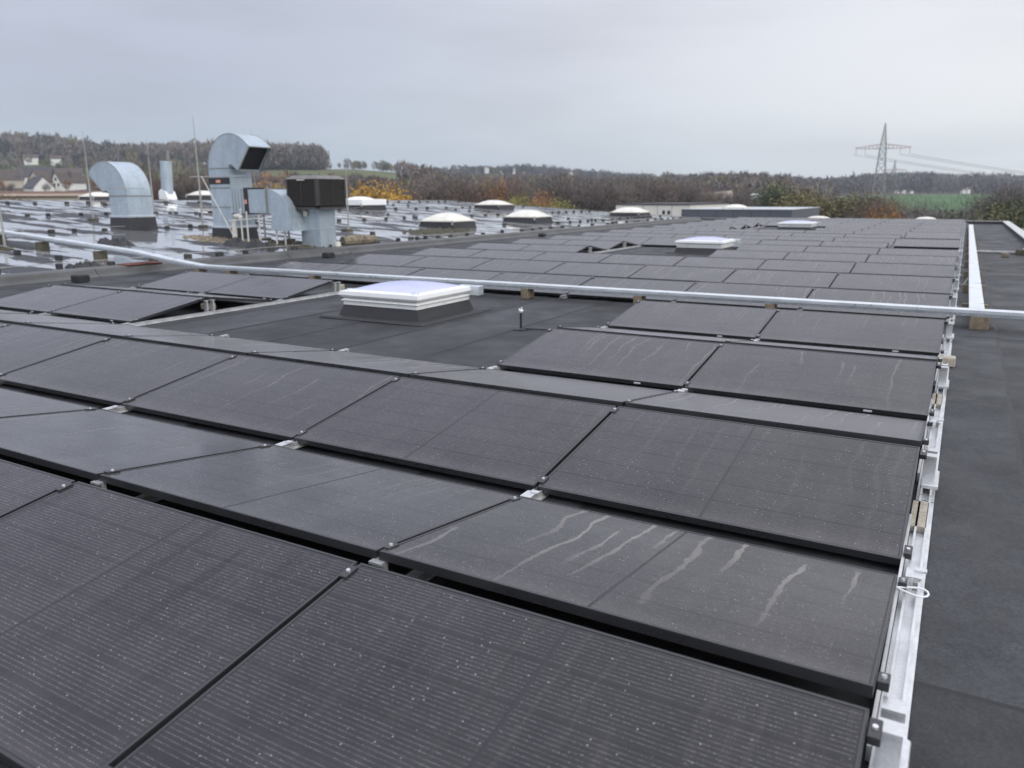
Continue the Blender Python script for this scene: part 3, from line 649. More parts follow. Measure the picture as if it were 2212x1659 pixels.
for L_ in (inner, outer): mb.add([(p[0],-.34,p[1]) for p in L_]+[(p[0],.34,p[1]) for p in L_], [(i,i+1,nn+i+1,nn+i) for i in range(n)])
mb.build('elbow', MAT['duct_blue'], tH, smooth=True)
MB().frustum((1.58,2.45,-.36,.34),0.26,(1.643,2.321,-.34,.34),0.62).build('transition_box', MAT['duct_blue'], tH)
for q in (0.95, 1.9): MB().box(q-.02,q+.02,-.02,.02,-.05,0.74).build('leg', MAT['steel'], tH); MB().box(q-.12,q+.12,-.12,.12,-.05,0.02).build('foot', MAT['mossy'], tH)
# louvred cooler
zc_ = lz(-16.05, 16.15)-0.05
cl = thing('evaporative_cooler', 'dark brown louvred cooler box on a pale square duct stand', 'cooler', (-16.05, 16.15, zc_))
MB().box(-.36,.36,-.32,.32,0.0,1.12).build('stand', MAT['duct_blue'], cl); MB().box(-.37,.37,-.33,.33,0.55,0.57).build('seam', MAT['galv'], cl)
hb, z0, z1 = 0.60, 1.10, 2.02
MB().cbox(-hb,hb,-hb,hb,z0,z0+0.10,0.10).build('base_pan', MAT['louvre'], cl)
MB().cbox(-hb+.03,hb-.03,-hb+.03,hb-.03,z0+.10,z1-.10,0.12).build('core', MAT['dark'], cl)
MB().frustum((-hb,hb,-hb,hb),z1-.10,(-hb+.16,hb-.16,-hb+.16,hb-.16),z1).build('lid', MAT['louvre_top'], cl)
for r_ in range(4):
    a = r_*math.pi/2; g = MB()
    for zz in np.arange(z0+.11, z1-.11, 0.036): g.add([(-hb+.10,-hb,zz),(hb-.10,-hb,zz),(hb-.10,-hb+.03,zz+.03),(-hb+.10,-hb+.03,zz+.03)], [(0,1,2,3)])
    for xx in (-hb+.09, 0, hb-.09): g.box(xx-.012,xx+.012,-hb-.004,-hb+.03,z0+.10,z1-.10)
    g.build('louvre', MAT['louvre'], cl, rot=(0,0,a))
for sx, sy in ((-1,-1),(1,-1),(1,1),(-1,1)): MB().box(-.05,.05,-.05,.05,z0+.10,z1-.10).build('corner_post', MAT['louvre'], cl, (sx*(hb-.06), sy*(hb-.06), 0), (0,0,math.pi/4))
MB().box(-.14,.16,-hb-.01,-hb-.002,z1-.14,z1-.11).build('badge', MAT['pipe'], cl)
for (xx,zz) in ((-.12,0.98),(-.62,0.70)): MB().cbox(xx-.06,xx+.06,-.40,-.325,zz-.08,zz+.08,.01).build('switch_box', MAT['cream'], cl)
MB().tube([(-.25,-.36,1.08),(-.28,-.37,.85),(-.42,-.37,.78),(-.9,-.36,.78)], .03, 8).build('water_pipe', MAT['galv'], cl, smooth=True)
# pipework and standpipes round the cooler
for i, (xx,yy,hh,lb) in enumerate(((-17.9,15.0,0.95,'pale standpipe in front of the tall duct'),(-17.72,15.05,0.88,'second pale standpipe in front of the tall duct'),(-17.4,15.2,0.80,'short pale pipe under the horizontal duct'),(-16.9,15.35,0.90,'thin pale pipe left of the cooler stand'),(-16.62,15.4,0.85,'thin pale pipe nearest the cooler stand'))):
    tag(MB().cyl((0,0),.025,.025,-.05,hh,8).build('standpipe', MAT['pipe'], None, (xx,yy,lz(xx,yy))), lb, 'pipe')
tag(MB().tube([(-18.15,14.95,lz(-18,15)-.03),(-18.15,14.95,lz(-18,15)+.62),(-18.10,14.97,lz(-18,15)+.72),(-17.98,15.0,lz(-18,15)+.74),(-17.88,15.02,lz(-18,15)+.66)], .07, 8).build('vent_pipe', MAT['pipe'], smooth=True), 'thick pale bent vent pipe before the tall duct', 'pipe')
for i, (p, q_, lb) in enumerate(((( -19.4,15.0,2.2),(-17.95,14.75,.5),'diagonal stay wire running down from the tall duct'),((-18.2,14.8,.95),(-16.9,15.2,1.05),'thin slanting conduit between standpipes and cooler'))):
    tag(MB().tube([p,q_], .014, 5).build('stay', MAT['pipe']), lb, 'stay')
# leaf litter and mossy ground round the duct bases
def litter(name, label, cx, cy, rx, ry, n, mat, size, cat):
    mb = MB(); rg = random.Random(int(cx*100))
    for i in range(n):
        a, r_ = rg.uniform(0, 6.283), math.sqrt(rg.random()); X, Y = cx+rx*r_*math.cos(a), cy+ry*r_*math.sin(a); s_ = size*rg.uniform(.4,1.2); z = lz(X,Y) if X < XK-.4 else ZR
        h_ = s_*rg.uniform(.4,1.0); th = rg.uniform(0,3.14); c_, d_ = math.cos(th)*s_, math.sin(th)*s_
        mb.add([(X-c_,Y-d_,z-.01),(X+d_,Y-c_,z-.01),(X+c_,Y+d_,z-.01),(X-d_*.7,Y+c_*.7,z-.01),(X+rg.uniform(-.3,.3)*s_,Y+rg.uniform(-.3,.3)*s_,z+h_)], [(0,1,4),(1,2,4),(2,3,4),(3,0,4)])
    o = tag(mb.build(name, mat), label, cat); o['kind'] = 'stuff'; return o
litter('leaf_litter', 'brown leaf litter and moss gathered round the tall duct base', -18.6, 14.9, 1.5, 0.7, 420, MAT['grit'], 0.07, 'leaf litter')
litter('leaf_litter', 'brown leaf litter gathered along the cooler stand', -16.2, 15.9, 1.5, 0.75, 420, MAT['mossy'], 0.08, 'leaf litter')
litter('felt_scrap', 'heap of torn black felt scraps before the standpipes', -17.0, 14.4, 0.95, 0.45, 60, MAT['felt_dark'], 0.20, 'scrap heap')
litter('felt_scrap', 'low heap of dark scraps on the wet roof by the tray', -19.2, 11.9, 0.5, 0.3, 30, MAT['felt_dark'], 0.17, 'scrap heap')
litter('felt_scrap', 'small tangle of black scraps at the kerb beyond the tray', -15.75, 8.9, 0.25, 0.3, 16, MAT['blk'], 0.16, 'scrap heap')
litter('gravel_strip', 'dark gravelly strip before the nearest cream dome', -17.3, 24.0, 0.9, 2.0, 300, MAT['mossy'], 0.10, 'gravel')
tb = thing('insulated_pipe', 'fat mossy pipe stub lying right of the cooler stand', 'pipe', (-15.65, 17.4, lz(-15.65,17.4)))
MB().tube([(-.1,-.6,.14),(0,0,.16),(.05,.7,.14)], [.14,.17,.13], 10).build('lagging', MAT['grit'], tb, smooth=True); MB().cyl((.02,-.95),.1,.08,0,.14,10).build('end_cap', MAT['cream'], tb)
# flue on the ridge
p = at(362, 427, 44); fl = thing('flue', 'tall pale cylindrical metal flue with flared hood base at the ridge', 'flue', (p[0], p[1], 1.50)); fl.rotation_mode = 'QUATERNION'; fl.rotation_quaternion = Quaternion(Vector((AF[0], AF[1], 0)).normalized(), 0.055)
MB().cyl((0,0),.28,.28,.30,1.85,24,cap=False).build('stack', MAT['duct_blue'], fl, smooth=True); MB().cyl((0,0),.295,.295,1.82,1.87,24).build('rim', MAT['galv'], fl)
MB().extrude_xz([(-.30,0),(.36,0),(.36,.10),(.18,.42),(-.12,.52),(-.30,.40)], -.28,.28).build('hood', MAT['white'], fl)
p = at(372, 427, 45); ld = thing('lattice_mast', 'thin ladder mast standing right beside the flue', 'mast', (p[0], p[1], 1.45))
for s_ in (-1,1): MB().tube([(s_*.10,0,0),(s_*.06,0,2.5)], .02, 6).build('stile', MAT['steel'], ld)
for i in range(7): MB().bar((-.09,0,.3+.3*i),(.09,0,.3+.3*i),.02,.02).build('rung', MAT['steel'], ld)
# lightning rods
for i, (xb, yb_, xt, yt_, lb) in enumerate(((202,478,181,283,'lightning rod standing in front of the squat gooseneck duct'),(333,462,320,300,'lightning rod between squat duct and the flue'),(439,492,418,252,'tallest lightning rod left of the tall duct'),(553,432,544,272,'faint lightning rod behind the tall duct mouth'),(753,500,751,352,'lightning rod right of the louvred cooler'),(12,540,-2,382,'lightning rod at the far left edge before the tray'),(53,424,43,362,'short lightning rod before the far left houses'))):
    # base on the wet roof
    d = ray(xb, yb_); tt = 8.0
    while tt < 90:
        p = CAM+d*tt
        if p[2] <= lz(p[0], p[1])-(0.02*(-36-p[0]) if p[0] < -36 else 0): break
        tt += 0.05
    D = math.hypot(p[0]-CAM[0], p[1]-CAM[1]); top = at(xt, yt_, D)
    r_ = thing('lightning_rod', lb, 'lightning rod', tuple(p), (0,0,0), 'lightning rods on the wet roof'); v = Vector(top)-Vector(p); ln = v.length
    lean = (Vector((AR[0],AR[1],0))*0.25*v.dot(Vector((AR[0],AR[1],0))))
    tp = Vector((lean.x, lean.y, v.z))
    MB().tube([(0,0,0),tp*.35,tp*.36,tp*.7,tp], [.034,.030,.026,.018,.008], 6).build('rod', MAT['steel'], r_)
    MB().cyl((0,0),.17,.15,-.04,.09,14).build('foot', MAT['mossy'], r_)
for i, (p, q_, lb) in enumerate((((-23.6,14.42,1.92),(-21.2,14.42,1.86),'thin spacer bar from the squat gooseneck duct to a rod'),((-20.3,15.3,2.2),(-17.9,15.3,2.2),'thin spacer bar holding rods at the tall duct'))):
    tag(MB().tube([p,q_], .012, 5).build('spacer_bar', MAT['steel']), lb, 'bar')
# conductor wires on block feet, in straight runs over the wet roof
BLKD = simple('dark_block', (0.040, 0.038, 0.032), 0.8, 0, 0.4, 14.0, 0.3)
BLK = [MB().cbox(-a_,a_,-a_*.9,a_*.9,-.02,h_,.02).mesh('conductor_block', m_) for a_, h_, m_ in ((.08,.10,BLKD),(.065,.11,MAT['blk']),(.07,.08,BLKD))]
runs = [((-15.75,4),(-15.75,50),1.35,'along the kerb, counted from the camera'),((-17.0,9),(-33,9.2),1.3,'beside the tray, counted from the kerb'),((-22.3,2),(-22.3,50),1.2,'in line with the squat duct, nearest first'),((-27.6,4),(-27.6,50),1.45,'behind the ducts, nearest first'),((-33.5,4),(-33.5,50),1.3,'on the upper slope, nearest first'),((-16,20.5),(-34,20.5),1.5,'beyond the cooler, counted from the kerb'),((-16,29.8),(-34,29.8),1.5,'between the cream domes, counted from the kerb'),((-16,38.5),(-33,38.5),1.5,'toward the far end, counted from the kerb'),((-17.2,34),(-17.2,50),1.2,'near the far kerb, nearest first')]
for ri, (a, b_, st, ph) in enumerate(runs):
    a, b_ = Vector(a), Vector(b_); alongy = abs(b_.y-a.y) > abs(b_.x-a.x); L_ = (b_-a).length; pos_ = []; q = 0.0; pts = []; cnt = 0
    while q <= L_: pos_.append(q); q += (st*0.7 if (alongy and a.y+q < 24) else st)*random.uniform(.7,1.35)
    n = len(pos_)-1
    for i in range(n+1):
        p = a+(b_-a)*(pos_[i]/L_)+Vector((random.uniform(-.05,.05), random.uniform(-.15,.15)))
        z = lz(p.x, p.y); pts.append((p.x, p.y, z+.12))
        if math.hypot(p.x+19.05,p.y-15.75) < .8 or math.hypot(p.x+22.55,p.y-14.85) < .8 or abs(p.y-YT) < .25: continue
        # only what the frame sees
        v = np.array([p.x,p.y,z])-CAM; u = 1106+F*(v@AR)/(v@AF)
        if u < -60 or u > 2250: continue
        o = ob('conductor_block', BLK[random.randrange(3)], None, (p.x,p.y,z), (0,0,random.uniform(-.3,.3)))
        cnt += 1
        tag(o, f'{ordinal(cnt)} small dark block in the conductor row {ph}', 'conductor block', f'conductor blocks {ph}')
    MB_ = MB().tube(pts, .006, 4).build('conductor_wire', MAT['steel']); tag(MB_, f'thin conductor wire over the row of blocks {ph}', 'wire')
# ------------------------------------------------------------------ land beyond the roofs
DL = [0, 60, 110, 170, 230, 280, 340, 430, 520, 600, 700, 1000, 1400]
def col(*z): return list(z[:9])+[0.5*(z[8]+z[9])]+list(z[9:]) if len(z) == 12 else list(z)
ZC = {-700: col(-7,-7,-7,-5,-2,2,6,12,12,11,10,8), -200: col(-7,-7,-7,-6,-3,1,6,18,25,31,28,18,10), 0: col(-7,-7,-7,-6,-3,1,6,19,27,34,30,20,10), 130: col(-7,-7,-7,-6,-3,1,6,19.5,29,37,32,20,10),
      300: col(-7,-7,-7,-6,-3,1,6,17,22,27,25,18,10), 460: col(-7,-7,-7,-5,-1,4,9,18,25,29,26,18,10), 600: col(-7,-7,-7,-2,4,8.3,12.4,18,21,22,20,15,10), 700: col(-7,-7,-7,-2,4,8.5,12.6,17.5,16,16,14,12,10),
      770: col(-7,-7,-7,-2,4,8.3,12.2,16,15,14,12,10), 900: col(-7,-7,-7,-3,2,6,9.5,13.5,14,16,14,10), 1000: col(-7,-7,-7,-4,-2,0,2,6,11,19,17,14), 1150: col(-7,-7,-7,-4,-2,0,2,6,11,20,18,14),
      1300: col(-7,-7,-7,-4,-3,-1,1,4,7,14,13,11), 1450: col(-7,-7,-7,-4,-3,-1,1,3,5,9,10,9), 1550: col(-7,-7,-7,-4,-2,0,1.5,4,4,4,6,6), 1640: col(-7,-7,-7,-4,-2,0,1.5,3.5,3.5,4,6,6),
      1720: col(-7,-7,-7,-5,-4,-3,-1,1,1,2,5,5), 1790: col(-7,-7,-7,-5,-3.6,-2.2,-1.0,0.2,1,3,8,8), 1880: col(-7,-7,-7,-5,-3.2,-1.2,0.4,1.2,1.8,5,15,12), 1960: col(-7,-7,-7,-5,-3.2,-1.2,0.4,1.2,1.8,5,17,13),
      2040: col(-7,-7,-7,-5,-3.2,-1.2,0.4,1.2,1.8,4,10,9), 2212: col(-7,-7,-7,-5,-3.2,-1.2,0.4,1.2,1.6,2,4,5), 2900: [-7]*13}
for x in ZC:
    c_ = math.cos(math.atan2(x-1106, F)); c_ *= 0.90 if x < 720 else 1.0; ZC[x] = [1.6+(z-1.6)*c_ if z > 1.6 else z for z in ZC[x]]
XCOL = sorted(ZC); AZC = [YAW+math.atan2(x-1106, F) for x in XCOL]; ZARR = np.array([ZC[x] for x in XCOL], float)
def zland(az, D):
    cols = [np.interp(az, AZC, ZARR[:, j]) for j in range(len(DL))]
    return float(np.interp(D, DL, cols))
def azx(x): return YAW+math.atan2(x-1106, F)
def land(x, D):
    a = azx(x); return np.array([CAM[0]+D*math.sin(a), CAM[1]+D*math.cos(a), zland(a, D)])
GREEN1, GREEN2, SOIL = (0.075, 0.125, 0.045), (0.115, 0.125, 0.055), (0.075, 0.062, 0.045)
azs = list(np.radians(np.concatenate([np.arange(-180, -75, 6.0), np.arange(-75, 12, 0.8), np.arange(12, 180.1, 6.0)])))
RS = [0, 30, 60, 90, 110, 140, 170, 200, 230, 255, 280, 310, 340, 360, 385, 410, 430, 455, 475, 520, 560, 600, 650, 700, 850, 1000, 1200, 1400]
mb = MB(); cols_ = []
def cover(az, D):
    x = 1106+F*math.tan(max(-1.3, min(1.3, az-YAW)))
    if -50 < x < 470 and 360 < D < 455: return GREEN1
    if 600 < x < 960 and 285 < D < 425: return GREEN2
    if 1790 < x < 2300 and 240 < D < 520: return (0.078, 0.150, 0.058)
    return SOIL
for r_ in RS:
    for a in azs:
        mb.v.append((CAM[0]+r_*math.sin(a), CAM[1]+r_*math.cos(a), zland(a, r_))); cols_.append((*cover(a, r_), 1))
na = len(azs)
for i in range(len(RS)-1):
    for j in range(na-1): mb.f.append((i*na+j, (i+1)*na+j, (i+1)*na+j+1, i*na+j+1)); mb.m.append(0)
mt, nt, b = newmat('meadow_and_soil'); N, L, M, MIX, SM, NOISE, XYZ = NT(nt)
at_ = N('ShaderNodeAttribute', attribute_name='cover'); g_ = N('ShaderNodeNewGeometry').outputs['Position']
k = M('MULTIPLY', SM(NOISE(g_, 0.05, 4, 0.6), 0.25, 0.75, 0.75, 1.25), SM(NOISE(g_, 0.9, 3, 0.6), 0.25, 0.75, 0.85, 1.15))
L(MIX(1.0, at_.outputs['Color'], XYZ(k, k, k), 'MULTIPLY'), b.inputs['Base Color']); b.inputs['Roughness'].default_value = 0.95; b.inputs['Specular IOR Level'].default_value = 0.1
me = mb.mesh('terrain', mt, True)
ca = me.color_attributes.new('cover', 'FLOAT_COLOR', 'POINT')
ca.data.foreach_set('color', np.array(cols_, np.float32).ravel())
struct(ob('terrain', me))
# foliage material coloured by attribute
def leaf_mat(name, col=None, rough=0.8):
    mt, nt, b = newmat(name); N, L, M, MIX, SM, NOISE, XYZ = NT(nt)
    g_ = N('ShaderNodeTexCoord').outputs['Object']; rn = N('ShaderNodeObjectInfo').outputs['Random']
    k = M('MULTIPLY', SM(NOISE(g_, 0.9, 3, 0.6), 0.25, 0.75, 0.62, 1.4), SM(rn, 0, 1, 0.8, 1.2))
    src = (*col, 1) if col else N('ShaderNodeAttribute', attribute_name='tint').outputs['Color']
    L(MIX(1.0, src, XYZ(k, k, k), 'MULTIPLY'), b.inputs['Base Color']); b.inputs['Roughness'].default_value = rough; b.inputs['Specular IOR Level'].default_value = 0.15
    return mt
BARK = simple('bark', (0.075, 0.062, 0.05), 0.9, 0, 0.3, 4.0, spec=0.1)
TINTS = {'bare': (0.158, 0.132, 0.115), 'grey': (0.148, 0.138, 0.130), 'red': (0.170, 0.122, 0.100), 'yellow': (0.46, 0.28, 0.05), 'orange': (0.40, 0.20, 0.06), 'olive': (0.175, 0.155, 0.075), 'green': (0.085, 0.108, 0.052), 'lime': (0.26, 0.25, 0.08), 'conifer': (0.036, 0.055, 0.055), 'rust': (0.28, 0.15, 0.07)}
LM = {k: leaf_mat('foliage_'+k, v) for k, v in TINTS.items()}
def limbs(rg, h, spread, lev=3):
    """tapered trunk with forking limbs; returns mesh and limb end points"""
    mb = MB(); ends = []
    def grow(p, d, ln, r, l):
        q = p+d*ln; mid = p+d*ln*.5+Vector((rg.uniform(-1,1), rg.uniform(-1,1), 0))*ln*.05
        mb.tube([p, mid, q], [r, r*.82, r*.62], 5 if l < 2 else 4)
        if l >= lev: ends.append(q); return
        for i in range(rg.choice((3,3,4)) if l else rg.choice((4,5))):
            a = rg.uniform(0, 6.283); tl = rg.uniform(.35,.85)*spread
            nd = (d+Vector((math.cos(a)*tl, math.sin(a)*tl, rg.uniform(-.1,.25)))).normalized()
            grow(p+d*ln*rg.uniform(.65,1.0), nd, ln*rg.uniform(.55,.78), r*.55, l+1)
        if l: ends.append(q)
    grow(Vector((0,0,0)), Vector((0,0,1)), h*.36, h*.022, 0)
    return mb, ends
def tree_proto(kind, seed, twigs, tw, tl, spread=0.9, leafy=False, h=10.0):
    rg = random.Random(seed); mb, ends = limbs(rg, h, spread)
    mx = max(e.z for e in ends); 
    for i, v in enumerate(mb.v): mb.v[i] = (v[0], v[1], v[2]*h*.93/mx)
    E_ = np.array([(e.x, e.y, e.z*h*.93/mx) for e in ends]); r = np.random.default_rng(seed)
    n = twigs; base = E_[r.integers(0, len(E_), n)]
    off = r.normal(0, 1, (n,3))*np.array([.9,.9,.7])*h*.075
    c = base+off; c[:,2] = np.clip(c[:,2], h*.22, h*1.02)
    if leafy:
        u = r.normal(0,1,(n,3)); u /= np.linalg.norm(u,axis=1)[:,None]; v = np.cross(u, r.normal(0,1,(n,3))); v /= np.linalg.norm(v,axis=1)[:,None]
        s_ = tl*r.uniform(.5,1.2,(n,1))
        P = np.stack([c-u*s_, c+v*s_*.7, c+u*s_, c-v*s_*.7], 1).reshape(-1,3); Fc = np.arange(4*n).reshape(n,4)
    else:
        d = off/np.maximum(np.linalg.norm(off,axis=1)[:,None],1e-3)*.6+r.normal(0,.45,(n,3))+np.array([0,0,.75]); d /= np.linalg.norm(d,axis=1)[:,None]
        sd_ = np.cross(d, r.normal(0,1,(n,3))); sd_ /= np.linalg.norm(sd_,axis=1)[:,None]
        ln = tl*r.uniform(.5,1.4,(n,1)); P = np.stack([c-sd_*tw, c+sd_*tw, c+d*ln], 1).reshape(-1,3); Fc = np.arange(3*n).reshape(n,3)
    me = bpy.data.meshes.new('crown'); me.from_pydata(P.tolist(), [], Fc.tolist()); me.materials.append(LM[kind])
    return mb.mesh('trunk', BARK), me
PROTO = {}
for k, args in {'bare': [(11,3200,.020,.75),(12,3000,.022,.8),(13,3400,.02,.7)], 'grey': [(21,3000,.02,.8),(22,3300,.02,.75)], 'red': [(31,3600,.026,.6),(32,3400,.026,.6)]}.items():
    PROTO[k] = [tree_proto(k, s_, n_, w_, l_, 0.95) for s_, n_, w_, l_ in args]
for k, args in {'yellow': [(41,3000,.14)], 'orange': [(51,2600,.13)], 'olive': [(61,3400,.14),(62,3200,.14)], 'green': [(71,3400,.15),(72,3200,.15)], 'lime': [(81,2600,.13)], 'rust': [(91,3000,.13)]}.items():
    PROTO[k] = [tree_proto(k, s_, n_, 0, l_, 0.85, True) for s_, n_, l_ in args]
def tree(x, ytop, D, kind, label, wide=1.0, z=None, group=None, cat='tree', name='tree'):
    p = land(x, D); zt = at(x, ytop, D)[2]; z0 = p[2] if z is None else z; h = max(2.0, zt-z0)
    tr, cr = random.choice(PROTO[kind]); t = thing(name, label, cat, (p[0], p[1], z0-.1), (0,0,random.uniform(0,6.28)), group)
    sx = h/10*wide; h *= 0.94
    for nm, me in (('trunk', tr), ('crown', cr)):
        o = ob(nm, me, t); o.scale = (sx, sx, h/10)
    return t
# the trees that stand out
tree(832, 378, 84, 'yellow', 'bright yellow autumn tree behind the boxed white skylight', 1.05)
tree(815, 396, 80, 'yellow', 'smaller yellow tree leaning out left of the bright yellow one', 0.8)
tree(862, 400, 84, 'yellow', 'small yellow tree right beside the bright yellow one', 0.7)
tree(1050, 372, 95, 'orange', 'orange leaved tree above the far cream dome', 0.8)
tree(585, 382, 100, 'yellow', 'dull yellow tree between the tall duct and the cooler', 0.9)
tree(245, 384, 200, 'rust', 'rust brown bushy tree beside the squat duct', 0.85, z=0.5)
tree(160, 349, 372, 'green', 'dark green tree behind the white gabled houses', 0.9)
tree(1197, 415, 78, 'lime', 'low yellow-green bush at the roof edge below the bare trees', 0.9)
tree(1130, 405, 85, 'lime', 'olive green bush half hidden among bare brown trees', 0.9)
tree(1900, 418, 75, 'orange', 'small ochre shrub below the power pylon', 0.55)
tree(1215, 360, 100, 'bare', 'tall bare tree standing left of the white van', 1.0)
tree(1333, 368, 105, 'bare', 'tall bare tree above the white building', 1.15)
tree(2025, 412, 62, 'grey', 'dark bare tree with forked trunk before the green field', 1.1)
tree(1180, 398, 88, 'rust', 'copper leaved small tree next to the yellow-green bush', 0.7)
tree(1650, 385, 95, 'green', 'dark green tree above the end of the grey box', 0.9)
tree(1752, 394, 90, 'olive', 'broad olive-brown tree left of the power pylon', 1.35)
for x, yt_, D, kd, lb in ((8,378,290,'red','reddish shrub at the far left edge before the houses'),(40,384,285,'rust','copper shrub before the far left brown roofed house'),(58,392,280,'red','low reddish shrub left of the low white gable'),(133,392,285,'bare','bare shrub between the cream and white gabled houses'),(178,384,290,'rust','copper shrub right of the white gabled houses')):
    tree(x, yt_, D, kd, lb, 0.75, z=1.0)
belt = [(20,392,70,'red'),(300,345,95,'red'),(318,352,92,'red'),(340,352,100,'bare'),(385,362,96,'bare'),(412,352,105,'red'),(440,360,98,'bare'),(470,350,110,'bare'),(560,390,105,'red'),(615,388,95,'red'),(640,395,92,'bare'),(668,392,96,'red'),(765,396,100,'bare'),(788,400,104,'red'),
        (880,384,92,'bare'),(903,380,95,'bare'),(925,376,102,'grey'),(950,380,96,'red'),(975,372,104,'bare'),(1000,378,95,'bare'),(1022,382,92,'red'),(1072,384,98,'bare'),(1095,380,94,'red'),(1120,376,105,'bare'),(1148,380,98,'bare'),(1168,374,104,'grey'),(1240,372,104,'grey'),(1265,376,98,'bare'),(1290,372,106,'grey'),(1360,378,104,'bare'),(1385,374,112,'grey'),(1412,380,108,'bare'),(1440,384,116,'red'),(1465,380,118,'bare'),(1492,386,120,'bare'),(1520,396,126,'red'),(1545,398,130,'bare'),(1580,402,130,'bare'),(1612,398,122,'bare'),
        (1680,394,95,'olive'),(1705,402,90,'olive'),(1785,402,92,'olive'),(1812,398,96,'bare'),(1842,402,90,'olive'),(1870,408,88,'bare'),(1935,428,86,'bare'),(1958,434,84,'olive'),(1985,440,80,'bare'),(2060,444,72,'green'),(2085,448,66,'green'),(2105,405,80,'grey'),(2128,388,84,'grey'),(2150,394,80,'bare'),(2172,390,86,'grey'),(2196,398,78,'green'),(2215,382,84,'grey'),(2245,386,80,'bare'),(2120,420,68,'green'),(2160,425,66,'olive'),(2200,430,66,'green'),(2045,440,62,'green')]
adj = {'bare': 'bare brown tree', 'grey': 'bare grey-brown tree', 'red': 'reddish brown tree', 'olive': 'olive-brown leafy tree', 'green': 'green leafy tree'}
belt.sort()
for i, (x, yt_, D, kd) in enumerate(belt):
    tree(x, yt_, D, kd, f'{adj[kd]}, {ordinal(i+1)} from left in the tree belt behind the roofs', random.uniform(.8,1.2), group='tree belt behind the roofs')
# farther woods that read as one mass
def woods(name, label, n, xr, dr, hr, tints, per=120, seed=1, reject=None, size=.085):
    r = np.random.default_rng(seed); V = []; Cc = []; names = list(tints)
    k = 0
    while k < n:
        x, D = r.uniform(*xr), r.uniform(*dr)
        if reject and reject(x, D): continue
        k += 1; b_ = land(x, D); h = r.uniform(*hr); col = np.array(TINTS[names[r.integers(len(names))]])*r.uniform(.75,1.25)
        q = r.normal(0,1,(per,3)); q /= np.linalg.norm(q,axis=1)[:,None]; q *= r.uniform(.35,1,(per,1))**.5
        c = b_+np.array([0,0,h*.58])+q*np.array([h*.36,h*.36,h*.42])*r.uniform(.75,1.15)
        u = r.normal(0,1,(per,3)); u /= np.linalg.norm(u,axis=1)[:,None]; w_ = np.cross(u, r.normal(0,1,(per,3))); w_ /= np.linalg.norm(w_,axis=1)[:,None]
        s_ = h*size*r.uniform(.5,1.3,(per,1)); u[:,2] = np.abs(u[:,2])*1.6+.3
        V.append(np.stack([c-u*s_, c+w_*s_*.8, c+u*s_], 1).reshape(-1,3)); Cc.append(np.repeat(col[None]*1.0, per*3, 0))
        # trunk
        V.append(np.array([b_+[-h*.02,0,0], b_+[h*.02,0,0], b_+[0,0,h*.8]])); Cc.append(np.repeat(np.array([[.06,.05,.04]]),3,0))
    V = np.concatenate(V); Cc = np.concatenate(Cc); nf = len(V)//3
    me = bpy.data.meshes.new(name); me.vertices.add(len(V)); me.vertices.foreach_set('co', V.astype(np.float32).ravel())
    me.loops.add(len(V)); me.loops.foreach_set('vertex_index', np.arange(len(V), dtype=np.int32)); me.polygons.add(nf)
    me.polygons.foreach_set('loop_start', np.arange(0, len(V), 3, dtype=np.int32)); me.polygons.foreach_set('loop_total', np.full(nf, 3, dtype=np.int32)); me.update(calc_edges=True)
    ca = me.color_attributes.new('tint', 'FLOAT_COLOR', 'POINT'); ca.data.foreach_set('color', np.concatenate([Cc, np.ones((len(V),1))],1).astype(np.float32).ravel())
    me.materials.append(WM); o = ob(name, me); tag(o, label, 'woods'); o['kind'] = 'stuff'; return o
WM = leaf_mat('woodland')
woods('woods', 'brown wooded hill behind the ducts on the left', 1500, (-300, 712), (455, 625), (6, 14), ['bare','grey','bare','grey','olive','conifer','grey'], seed=1, reject=lambda x, D: 640 < x and D > 520)
woods('woods', 'dark wood closing the left end of the hillside field', 260, (560, 712), (400, 470), (9, 13), ['bare','grey','grey'], seed=11)
woods('woods', 'reddish scrub wood at the foot of the left hill', 300, (170, 640), (160, 215), (3.5, 6), ['bare','red','bare','olive','grey','rust'], seed=2)
woods('woods', 'scattered trees on the green slope of the left hill', 90, (-150, 470), (380, 455), (4, 7), ['bare','grey','olive','green','bare'], seed=13)
woods('woods', 'garden trees and shrubs around the left houses', 70, (-150, 300), (345, 372), (3, 5), ['bare','red','olive','green','rust'], seed=12)
woods('woods', 'scrubby wood below the hillside field', 420, (560, 1000), (160, 222), (3.5, 5.5), ['bare','red','red','grey','bare'], seed=3)
woods('woods', 'hedgerow trees along the crest above the field', 70, (705, 1000), (425, 450), (3, 6), ['olive','grey','green','bare'], seed=4)
woods('woods', 'brown woodland in the middle distance behind the tree belt', 1200, (880, 1760), (190, 430), (5, 8.5), ['bare','grey','bare','red','olive'], seed=5, reject=lambda x, D: x < 990 and 285 < D < 440)
woods('woods', 'blue-grey wooded crest with scattered village houses', 700, (900, 1520), (695, 800), (6, 10), ['grey','conifer','grey','bare','green'], seed=6)
woods('woods', 'wooded hill left of the power pylon', 420, (1430, 1790), (370, 560), (6, 10), ['grey','bare','grey'], seed=7)
woods('woods', 'far dark wooded hill behind the pylon and green field', 1300, (1700, 2420), (560, 1040), (9, 13), ['grey','conifer','grey','bare'], seed=8)
